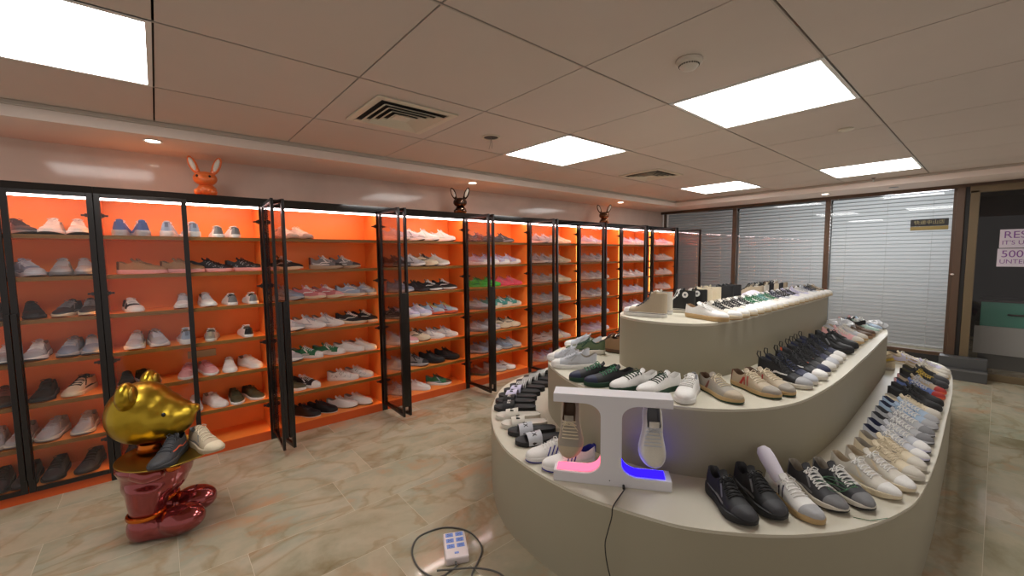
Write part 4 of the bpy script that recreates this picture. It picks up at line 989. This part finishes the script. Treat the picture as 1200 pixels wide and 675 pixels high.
isl_shoe(1011,405,Z2,-12,'chunky',pw,'pinkish white ruffled trainer after the all-black pair, nearer',-1,('overlay',))
isl_shoe(1016,401,Z2,-12,'chunky',dict(pw, upper='silver'),'silvery white ruffled trainer after the all-black pair, farther',1,('overlay',))
isl_shoe(1021,397.5,Z2,-12,'court',dict(upper='brown', sole='tan', laces='brown', lining='darkbrown'),'brown suede low shoe near the far end of the middle tier, nearer',-1)
isl_shoe(1025,394.5,Z2,-12,'court',dict(upper='brown', sole='tan', laces='brown', lining='darkbrown'),'brown suede low shoe near the far end of the middle tier, farther',1)
isl_shoe(1029,391.5,Z2,-12,'runner',dict(upper='mint', sole='white', laces='white'),'pale mint runner beyond the brown suede shoes',-1,('overlay',))
isl_shoe(1033,388.8,Z2,-12,'runner',dict(upper='lightblue', sole='white', laces='white'),'pale blue runner beyond the mint one',1,('overlay',))
shoe((-.95, 5.62, Z2), R(-12), 'runner', dict(upper='pink', sole='offwhite', laces='white'), 'pale pink runner at the far end of the middle tier', None, -1)
shoe((-1.0, 5.45, Z2), R(168), 'chunky', bk, 'black trainer tucked under the crumpled plastic bag', None, 1)

# tier three: canvas sneakers in a row with toes over the right edge
DOT = dict(upper='offwhite', sole='cream', outsole='gum', toe='white', lining='tan')
row3 = [('white','white','tan'),('offwhite','black','tan'),('offwhite','black','greige'),('offwhite','black','greige'),('white','black','greige'),('white','green','greige'),('white','green','greige'),('white','teal','greige'),('offwhite','green','greige'),('white','navy','greige'),('silver','black','charcoal'),('white','black','charcoal'),('lavender','black','greige'),('white','lavender','greige'),('lavender','white','greige'),('white','silver','greige'),('silver','navy','charcoal'),('beige','charcoal','olive'),('olive','beige','brown')]
for i, (u, l, li) in enumerate(row3):
    yy = 2.80+.138*i; yaw = R(-13+.4*i); tx = -1.095 if i else -1.12
    p = Vector((tx, yy, 0)) - Vector((math.cos(yaw), math.sin(yaw), 0))*LS/2
    c = dict(DOT, upper=u, laces=l, lining=li, accent='grey')
    if i == 0: c['sole'] = 'gum'
    nm = {'white': 'white', 'offwhite': 'off-white', 'silver': 'silver-grey', 'lavender': 'pale lilac', 'beige': 'beige', 'olive': 'olive'}[u]
    lab = '%s laced low sneaker, %s along the right edge of the top tier' % (nm, ['nearest', 'second', 'third', 'fourth', 'fifth', 'sixth', 'seventh', 'eighth', 'ninth', 'tenth', 'eleventh', 'twelfth', 'thirteenth', 'fourteenth', 'fifteenth', 'sixteenth', 'seventeenth', 'second to last', 'last'][i])
    shoe((p.x, p.y, Z3), yaw, 'canvas', c, lab, 'canvas sneakers along the top tier edge', -1 if i % 2 else 1, ())
# high tops along the left side, toes left
hi_ = [(-1.655, 2.68, -172, dict(upper='beige', sole='white', toe='white', laces='charcoal', lining='cream'), 'beige high-top canvas shoe with dark laces at the near end of the top tier', ('foxing_line',)),
       (-1.70, 2.84, -173, dict(upper='offwhite', sole='white', toe='white', laces='white', lining='greige'), 'off-white high-top canvas shoe behind the beige high-top', ('foxing_line',)),
       (-1.62, 3.03, -174, dict(upper='black', sole='offwhite', toe='white', laces='white', lining='olive'), 'black high-top canvas shoe with white round star patch, nearer', ('patch1', 'patch-1', 'foxing_line')),
       (-1.60, 3.18, -174, dict(upper='black', sole='offwhite', toe='white', laces='white', lining='olive'), 'black high-top canvas shoe with white round star patch, farther', ('patch1', 'patch-1', 'foxing_line')),
       (-1.64, 3.36, -174, dict(upper='cream', sole='offwhite', toe='white', laces='cream', lining='greige'), 'cream high-top shoe behind the black star-patched pair, nearer', ('foxing_line',)),
       (-1.64, 3.52, -174, dict(upper='cream', sole='offwhite', toe='white', laces='cream', lining='greige'), 'cream high-top shoe behind the black star-patched pair, farther', ('foxing_line',)),
       (-1.62, 3.72, -174, dict(upper='black', sole='offwhite', toe='white', laces='black', lining='black'), 'black high-top shoe beside the crumpled white paper, nearer', ('foxing_line',)),
       (-1.62, 3.88, -174, dict(upper='black', sole='offwhite', toe='white', laces='black', lining='black'), 'black high-top shoe beside the crumpled white paper, farther', ('foxing_line',))]
for x, y, a, c, lab, ex in hi_: shoe((x, y, Z3), R(a), 'high', c, lab, 'high-top shoes on the left of the top tier', 1, ex)
lowl = [(4.42,'beige','black'),(4.56,'offwhite','black'),(4.70,'black','black'),(4.84,'cream','brown'),(4.98,'charcoal','black'),(5.12,'beige','white')]
for i, (y, u, l) in enumerate(lowl):
    shoe((-1.62, y, Z3), R(-172), 'mid', dict(upper=u, sole='offwhite', laces=l), '%s shoe facing left, %s in the far left row of the top tier' % (u.replace('offwhite', 'off-white'), ORDS[i]), 'shoes facing left on the top tier', 1)

# crumpled paper and bags
def crumple(name, loc, r, m, label, cat, seed, rot=0, parent=None):
    bm = bmesh.new(); bmesh.ops.create_icosphere(bm, subdivisions=3, radius=1); rnd = random.Random(seed)
    from mathutils import noise
    for v in bm.verts:
        n = noise.noise(v.co*2.3+Vector((seed, 0, 0)))*.35 + noise.noise(v.co*6+Vector((0, seed, 0)))*.22
        v.co *= 1+n
        v.co = Vector((v.co.x*r[0], v.co.y*r[1], max(v.co.z, -.72)*r[2]))
    zmin = min(v.co.z for v in bm.verts)
    for v in bm.verts: v.co.z -= zmin
    me = bpy.data.meshes.new(name); bm.to_mesh(me); bm.free(); me.materials.append(m)
    o = bpy.data.objects.new(name, me); C.objects.link(o); o.location = loc; o.rotation_euler = (0, 0, rot) if not isinstance(rot, tuple) else rot
    if parent: o.parent = parent
    return tag(o, label, cat)
M_paper = mat('tissue_paper', (226, 220, 232), .8, bump=.2); M_plastic = mat('plastic_wrap', (196, 198, 202), .25)
crumple('tissue_paper', (-1.38, 3.96, Z3), (.10, .10, .07), M_paper, 'crumpled white tissue paper on the top tier behind the black high-tops', 'paper', 3)
crumple('plastic_bag', (-.99, 5.12, Z2), (.13, .13, .09), M_plastic, 'crumpled clear plastic bag at the far end of the middle tier', 'plastic bag', 5)
crumple('plastic_bag', (-.82, 5.82, Z2), (.09, .07, .05), M_plastic, 'small flat plastic bag at the far corner of the middle tier', 'plastic bag', 8)
q = MB(); a = Vector(s3.location) + Vector((math.cos(R(-34)), math.sin(R(-34)), 0))*(-.05) + Vector((0, 0, .055)); b = onz(884, 538, .0)
end = a + Vector((-.13, .07, .135)); rs = []
rnd = random.Random(5)
pts = [a+(end-a)*t for t in (0, .15, .3, .45, .6, .75, .9, 1)]
q.tube(pts, [.022, .029, .033, .035, .037, .037, .034, .020], 14)
tag(q.build('tissue_roll', M_paper, smooth=True), 'white paper roll sticking up out of the navy-striped sneaker', 'paper roll')
# green elastic cord over the dark grey runner
c0 = onz(975, 560, .60); pts = []
for i in range(60):
    t = i/59*2*PI*2.5; rr = .075+.012*math.sin(3*t)
    pts.append(Vector((c0.x+.02+rr*math.cos(t)*.9+.028*math.sin(t*.4), c0.y-.06+rr*math.sin(t)*.75, .605+.014*math.sin(t*1.3)+.006*math.cos(2.2*t)-(.03 if i > 52 else 0))))
q = MB(); q.tube(pts, .0016, 5); tag(q.build('elastic_cord', mat('green_cord', (60, 110, 72), .5), smooth=True), 'tangled thin green cord lying over the dark grey runner', 'cord')
q = MB(); e1 = onz(1020, 611, Z1); e2 = onz(1060, 603, Z1)
q.tube([onz(1000, 607, Z1)+Vector((0,0,.003)), e1+Vector((0,0,.004)), onz(1040, 608, Z1)+Vector((0,0,.003))], .0016, 5)
tag(q.build('cord', mat('green_cord', (0,0,0)), smooth=True), 'short green cord end on the tier in front of the runners', 'cord')

# ------------------------------------------------------------------ levitating shoe stand
A = Vector((-1.476, 1.532+.004, HT[0])); ang = math.atan2(1.889-1.532, -1.001+1.476)
st = empty('levitation_stand', A, ang, 'white stand floating two sneakers over glowing pink and blue trays', 'display stand')
W, H, DP = .594, .474, .115; b0, t0 = .055, .428; c0_, c1_ = .243, .349; rx, rz = .085, .065
def arcp(cx, cz, rx, rz, a0, a1, n=8): return [(cx+rx*math.cos(a0+(a1-a0)*i/n), cz+rz*math.sin(a0+(a1-a0)*i/n)) for i in range(n+1)]
prof = [(0, 0), (W, 0), (W, b0)] + arcp(c1_+rx, b0+rz, rx, rz, -PI/2, -PI, 8) + arcp(c1_+rx, t0-rz, rx, rz, PI, PI/2, 8) + [(W, t0), (W, H), (0, H), (0, t0)] + arcp(c0_-rx, t0-rz, rx, rz, PI/2, 0, 8) + arcp(c0_-rx, b0+rz, rx, rz, 0, -PI/2, 8) + [(0, b0)]
q = MB(); q.prism([(x, z) for x, z in prof], 0, DP, M=Matrix(((1,0,0,0),(0,0,1,0),(0,1,0,0),(0,0,0,1))))
me_o = q.build('frame', mat('stand_white', (214, 212, 216), .4), st, bevel=.0025, weld=True)
for nm, pts, m in (('pink_tray', [(.016, b0+.0015), (.06, b0+.0015)] + arcp(c0_-rx, b0+rz, rx-.002, rz-.002, -PI/2, -R(8), 10), emission('pink_glow', (255, 96, 124), 1.7)),
                   ('blue_tray', arcp(c1_+rx, b0+rz, rx-.002, rz-.002, -PI+R(8), -PI/2, 10) + [(W-.06, b0+.0015), (W-.03, b0+.0015)], emission('blue_glow', (28, 12, 255), 3.0))):
    q = MB(); rings = []
    for x, z in pts: rings.append([Vector((x, .016, z)), Vector((x, DP-.016, z)), Vector((x, DP-.016, z+.002)), Vector((x, .016, z+.002))])
    q.loft(rings); o = q.build(nm, m, st); o['label'] = 'glowing pink light tray' if 'pink' in nm else 'glowing blue light tray'
q = MB(); q.tube([(.36, -.001, .012), (.36, -.018, .012)], .006, 8); q.tube([(.29, -.002, .03), (.29, .001, .03)], .003, 8); q.build('socket', mat('socket_black', (20, 20, 20), .5), st)
u = Vector((math.cos(ang), math.sin(ang), 0)); nrm = Vector((math.sin(ang), -math.cos(ang), 0))     # nrm faces the viewer
def hang(along, depth, zc, cols, style, label, side, extra, lean):
    Xa = (Vector((0, 0, -1))*math.cos(lean) + nrm*math.sin(lean)).normalized(); Za = (nrm*math.cos(lean)+Vector((0, 0, 1))*math.sin(lean)).normalized(); Ya = Za.cross(Xa)
    e = shoe((0, 0, 0), 0, style, cols, label, 'sneakers floating on the stand', side, extra)
    p = A + u*along - nrm*depth; p.z = zc
    e.matrix_world = Matrix(((Xa.x, Ya.x, Za.x, p.x), (Xa.y, Ya.y, Za.y, p.y), (Xa.z, Ya.z, Za.z, p.z), (0, 0, 0, 1))) @ Matrix.Diagonal((.98, 1.16, 1.1, 1))
hang(.082, .095, HT[0]+.262, dict(upper='greige', sole='beige', laces='cream', toe='beige', lining='brown', heel='greige'), 'court', 'beige sneaker floating toe-down over the pink tray', 1, (), R(16))
hang(.505, .095, HT[0]+.252, dict(upper='offwhite', sole='white', laces='silver', heel='black', lining='grey'), 'court', 'white sneaker floating toe-down over the blue tray', -1, ('heel_tab',), R(20))
# black cord from the stand over the edge
pl_ = A + u*.36 + nrm*.02
p1 = onz(718, 594, HT[0])+nrm*.014
pts = [Vector((pl_.x, pl_.y, HT[0]+.013)), Vector((pl_.x, pl_.y, HT[0]+.010))+nrm*.02, p1*.6+Vector((pl_.x, pl_.y, 0))*.4+Vector((0, 0, .012)), Vector((p1.x, p1.y, HT[0]+.005)), Vector((p1.x, p1.y-.008, HT[0]-.04)), Vector((p1.x-.012, p1.y-.02, .40)), Vector((p1.x-.02, p1.y-.03, .33)), Vector((p1.x+.0, p1.y-.03, .22)), Vector((p1.x+.05, p1.y-.02, .08)), Vector((p1.x+.07, p1.y-.03, .006)), Vector((p1.x+.05, p1.y-.10, .004))]
pts = [Vector(v) for v in pts]; pts[2].z = HT[0]+.006
q = MB(); q.tube([p for p in catmull([tuple(v) for v in pts], 5, False)], .0028, 6); q.tube([pts[0], pts[0]-nrm*.0+Vector((0, 0, -.001))+nrm*.012], .007, 8)
tag(q.build('charging_wire', mat('cord_black', (16, 14, 14), .5), smooth=True), 'thin black power cord hanging from the stand down the island front', 'cord')

# ------------------------------------------------------------------ power strip and its cable on the floor
ca, cb, cc, cd = (onz(518, 624, .045), onz(545, 622, .045), onz(549, 651, .045), onz(523, 655, .045))
ctr = (ca+cb+cc+cd)/4; ax = ((ca+cb)-(cc+cd)).normalized(); L_ = ((ca+cb)-(cc+cd)).length/2; Wd = ((cb+cc)-(ca+cd)).length/2
ps = empty('power_strip', (ctr.x, ctr.y, 0), math.atan2(ax.y, ax.x), 'white power strip with six blue sockets on the floor', 'power strip')
q = MB(); q.box((-L_/2, -Wd/2, 0), (L_/2, Wd/2, .045)); q.build('body', mat('strip_white', (228, 216, 216), .4), ps, bevel=.009)
bl = mat('socket_blue', (120, 150, 220), .5); dk = mat('socket_slot', (50, 50, 130), .5)
for i in range(3):
    for j in (-1, 1):
        cx = L_/2-.028-i*.044*L_/.2; cy = j*Wd*.22
        o = MB(); o.box((cx-.016, cy-Wd*.17, .0445), (cx+.016, cy+Wd*.17, .0465)); so = o.build('socket_face', bl, ps)
        o = MB()
        for dx, dy in ((-.007, -.008), (.007, -.008), (-.006, .008), (.006, .008), (0, .0)): o.box((cx+dx-.002, cy+dy-.003, .0465), (cx+dx+.002, cy+dy+.003, .0472))
        o.build('slot', dk, so)
q = MB(); q.box((-L_/2+.03, -.012, .0445), (-L_/2+.042, .012, .048)); q.build('switch', bl, ps)
q = MB(); q.tube([(-L_/2-.001, .01, .02), (-L_/2-.02, .01, .018)], .006, 8); q.build('cable_grip', mat('cable_grey', (84, 82, 78), .5), ps)
tail = ctr - ax*(L_/2+.02)
cp = [tail, onz(531, 668, 0), onz(512, 678, 0), onz(492, 668, 0), onz(483, 650, 0), onz(487, 634, 0), onz(500, 625, 0), onz(522, 619, 0), onz(545, 622, 0), onz(559, 632, 0), onz(565, 645, 0), onz(560, 660, 0), onz(553, 675, 0), onz(552, 700, 0)]
cp = [Vector((v.x, v.y, .018 if i == 0 else .0055)) for i, v in enumerate(cp)]
q = MB(); q.tube(catmull([tuple(v) for v in cp], 6, False), .005, 8); q2 = [onz(512, 672, 0), onz(535, 670, 0), onz(560, 669, 0), onz(585, 675, 0), onz(600, 690, 0)]
tag(q.build('extension_cable', mat('cable_grey', (0,0,0)), smooth=True), 'grey cable looping around the white power strip', 'cable')
q = MB(); q.tube(catmull([(v.x, v.y, .016) for v in q2], 6, False), .005, 8)
tag(q.build('extension_cable', mat('cable_grey', (0,0,0)), smooth=True), 'grey cable crossing below the power strip at the bottom edge', 'cable')

# ------------------------------------------------------------------ bear statue (plain bear figure carrying a tray)
def blob(name, prims, m, parent, vox=.012, smooth_it=6, cut=None):
    q = MB()
    for pr in prims:
        if pr[0] == 'e': q.ell(pr[1], pr[2], 20, 14, M=pr[3] if len(pr) > 3 else None)
        elif pr[0] == 't': q.tube(pr[1], pr[2], 16)
    me = q.mesh(name); me.materials.append(m); o = bpy.data.objects.new(name, me); C.objects.link(o); o.parent = parent
    r_ = o.modifiers.new('remesh', 'REMESH'); r_.mode = 'VOXEL'; r_.voxel_size = vox; r_.use_smooth_shade = True
    s_ = o.modifiers.new('smooth', 'SMOOTH'); s_.factor = .5; s_.iterations = smooth_it
    return o
M_gold = mat('gold_leaf', (176, 146, 48), .3, metal=1, noise=.3, nscale=9, bump=.6)
M_golds = mat('gold_tray', (160, 132, 56), .38, metal=1)
M_red = mat('red_chrome', (150, 62, 62), .14, metal=.75, coat=.8)
M_rband = mat('copper_band', (206, 110, 40), .2, metal=1)
bear = empty('bear_statue', (-3.40, -.085, 0), R(70), 'bear figure with gold head and red glossy body holding a gold tray', 'statue')
RX = lambda a: Matrix.Rotation(R(a), 3, 'X')
body = blob('body', [('t', [(.0, .02, .475), (.01, .02, .42), (.01, .02, .34), (.01, .02, .28)], [.195, .20, .18, .14]),
    ('e', (0, .02, .43), (.20, .215, .055)), ('e', (0, .01, .32), (.17, .19, .12)),
    ('t', [(.0, -.085, .33), (-.01, -.095, .22), (-.015, -.10, .13)], [.12, .10, .08]), ('t', [(.0, .095, .33), (-.01, .10, .22), (-.015, .10, .13)], [.12, .10, .08]),
    ('t', [(-.02, -.19, .455), (.05, -.225, .43), (.13, -.22, .45)], [.052, .045, .04]), ('t', [(-.02, .21, .455), (.05, .235, .43), (.13, .215, .45)], [.052, .045, .04])], M_red, bear, .011, 18)
for s_ in (-1, 1):
    ft = blob('foot', [('e', (-.02, s_*.105, .075), (.10, .088, .10)), ('e', (.16, s_*.115, .085), (.13, .105, .085)), ('t', [(-.05, s_*.103, .045), (.17, s_*.115, .045)], [.07, .075])], M_red, bear, .010, 10)
    for v in ft.data.vertices: v.co.z = max(v.co.z, 0)
    q = MB(); q.lathe([(.086, -.014), (.097, -.010), (.1, .0), (.097, .010), (.086, .014), (.076, 0), (.086, -.014)], 28, c=(-.016, s_*.101, .155)); q.build('ankle_band', M_rband, bear, smooth=True)
    blob('hand', [('e', (.165, s_*.215, .462), (.034, .03, .026)), ('t', [(.17, s_*.20, .458), (.195, s_*.185, .456)], [.013, .011]), ('t', [(.18, s_*.215, .456), (.205, s_*.20, .456)], [.013, .011]), ('t', [(.16, s_*.195, .478), (.18, s_*.178, .486)], [.013, .011])], M_rband, bear, .006, 3)
q = MB(); q.lathe([(.0, .515), (.075, .515), (.08, .53), (.07, .56), (0, .56)], 24); q.build('neck', M_rband, bear, smooth=True)
head = blob('head', [('e', (-.04, 0, .755), (.175, .205, .19)), ('e', (.03, 0, .72), (.16, .19, .155)), ('e', (.09, 0, .70), (.13, .16, .135)), ('e', (.14, 0, .705), (.095, .125, .105)), ('e', (.232, 0, .745), (.032, .04, .03))], M_gold, bear, .011, 7)
for s_ in (-1, 1):
    blob('ear', [('e', (-.05, s_*.15, .90), (.045, .085, .085)), ('e', (-.05, s_*.14, .86), (.045, .07, .05))], M_gold, bear, .008, 4)
    q = MB(); q.ell((-.014, s_*.155, .91), (.016, .05, .05), 16, 10); q.build('inner_ear', M_golds, bear, smooth=True)
    q = MB(); q.ell((.118, s_*.142, .765), (.012, .012, .014), 12, 8); q.build('eye', mat('eye_black', (20, 16, 12), .2), bear, smooth=True)
tray = empty('tray', (0, 0, 0))
bpy.data.objects.remove(tray)
tc = onz(191, 527, .505); 
q = MB(); q.lathe([(0, .0), (.235, .0), (.25, .010), (.254, .012), (.25, .016), (.232, .008), (0, .008)], 56)
tr = q.build('serving_tray', M_golds, smooth=40); tr.location = (-3.30, -.01, .492); tag(tr, 'round gold tray held by the bear figure, carrying two trainers', 'tray')
TZ = .501
shoe((-3.17, -.01, TZ), R(-28), 'knit', dict(upper='charcoal', sole='charcoal', laces='charcoal', accent='orange', lining='black'), 'dark grey knit trainer with an orange stripe on the bear\'s tray', None, 1, ('swoosh',), scale=.95)
shoe((-3.22, .17, TZ), R(22), 'knit', dict(upper='beige', sole='beige', laces='cream', lining='grey', toe='cream'), 'beige trainer at the right edge of the gold tray', None, -1, ('overlay',), scale=.95)

# ------------------------------------------------------------------ rabbit figures on the cabinets
def rabbit(loc, m, inner, label, rz, s=1):
    e = empty('rabbit_figure', loc, rz, label, 'rabbit figurine', 'rabbit figures on top of the cabinets'); e.scale = (s,)*3
    blob('body', [('e', (-.02, 0, .05), (.085, .075, .055)), ('e', (.03, -.055, .03), (.05, .03, .03)), ('e', (.03, .055, .03), (.05, .03, .03)), ('e', (-.01, 0, .09), (.05, .05, .04)), ('e', (-.10, 0, .05), (.025, .025, .025))], m, e, .007, 3)
    blob('head', [('e', (.02, 0, .145), (.075, .09, .062)), ('e', (.06, 0, .13), (.045, .05, .035))], m, e, .007, 4)
    for s_ in (-1, 1):
        Mx = Matrix.Rotation(R(-20*s_), 3, 'X')
        blob('ear', [('e', (0, s_*.085, .262), (.022, .033, .082), Mx), ('e', (.0, s_*.055, .205), (.018, .02, .03))], m, e, .006, 3)
        q = MB(); q.ell((.016, s_*.087, .266), (.010, .019, .058), 14, 10, M=Mx); q.build('inner_ear', inner, e, smooth=True)
        q = MB(); q.ell((.085, s_*.045, .158), (.009, .009, .011), 10, 8); q.build('eye', mat('eye_black', (0,0,0)), e, smooth=True)
rabbit((-4.45, .36, 2.2405), mat('orange_glaze', (224, 112, 56), .3, noise=.1, nscale=60), mat('ear_white', (216, 208, 196), .5, noise=.2, nscale=90), 'orange rabbit figure on the cabinet behind the bear', R(-15), .98)
rabbit((-4.49, 2.98, 2.2405), mat('dark_chrome', (56, 40, 32), .15, metal=.8), mat('ear_silver', (220, 214, 206), .3), 'dark brown rabbit figure with white ears on the middle cabinets', R(-40), .98)
rabbit((-4.49, 5.95, 2.2405), mat('bronze_brown', (110, 76, 52), .25, metal=.6), mat('ear_silver', (0,0,0)), 'bronze rabbit figure on the farthest cabinets', R(-50), .98)
sc.view_settings.view_transform = 'Standard'; sc.view_settings.look = 'None'; sc.view_settings.exposure = .55; sc.view_settings.gamma = 1
sc.view_settings.use_curve_mapping = False
sc.cycles.use_denoising = True
sc.cycles.max_bounces = 8; sc.cycles.transparent_max_bounces = 24
wd = bpy.data.worlds.new('world'); sc.world = wd; wd.use_nodes = True; wd.node_tree.nodes['Background'].inputs[0].default_value = (.34, .31, .29, 1)
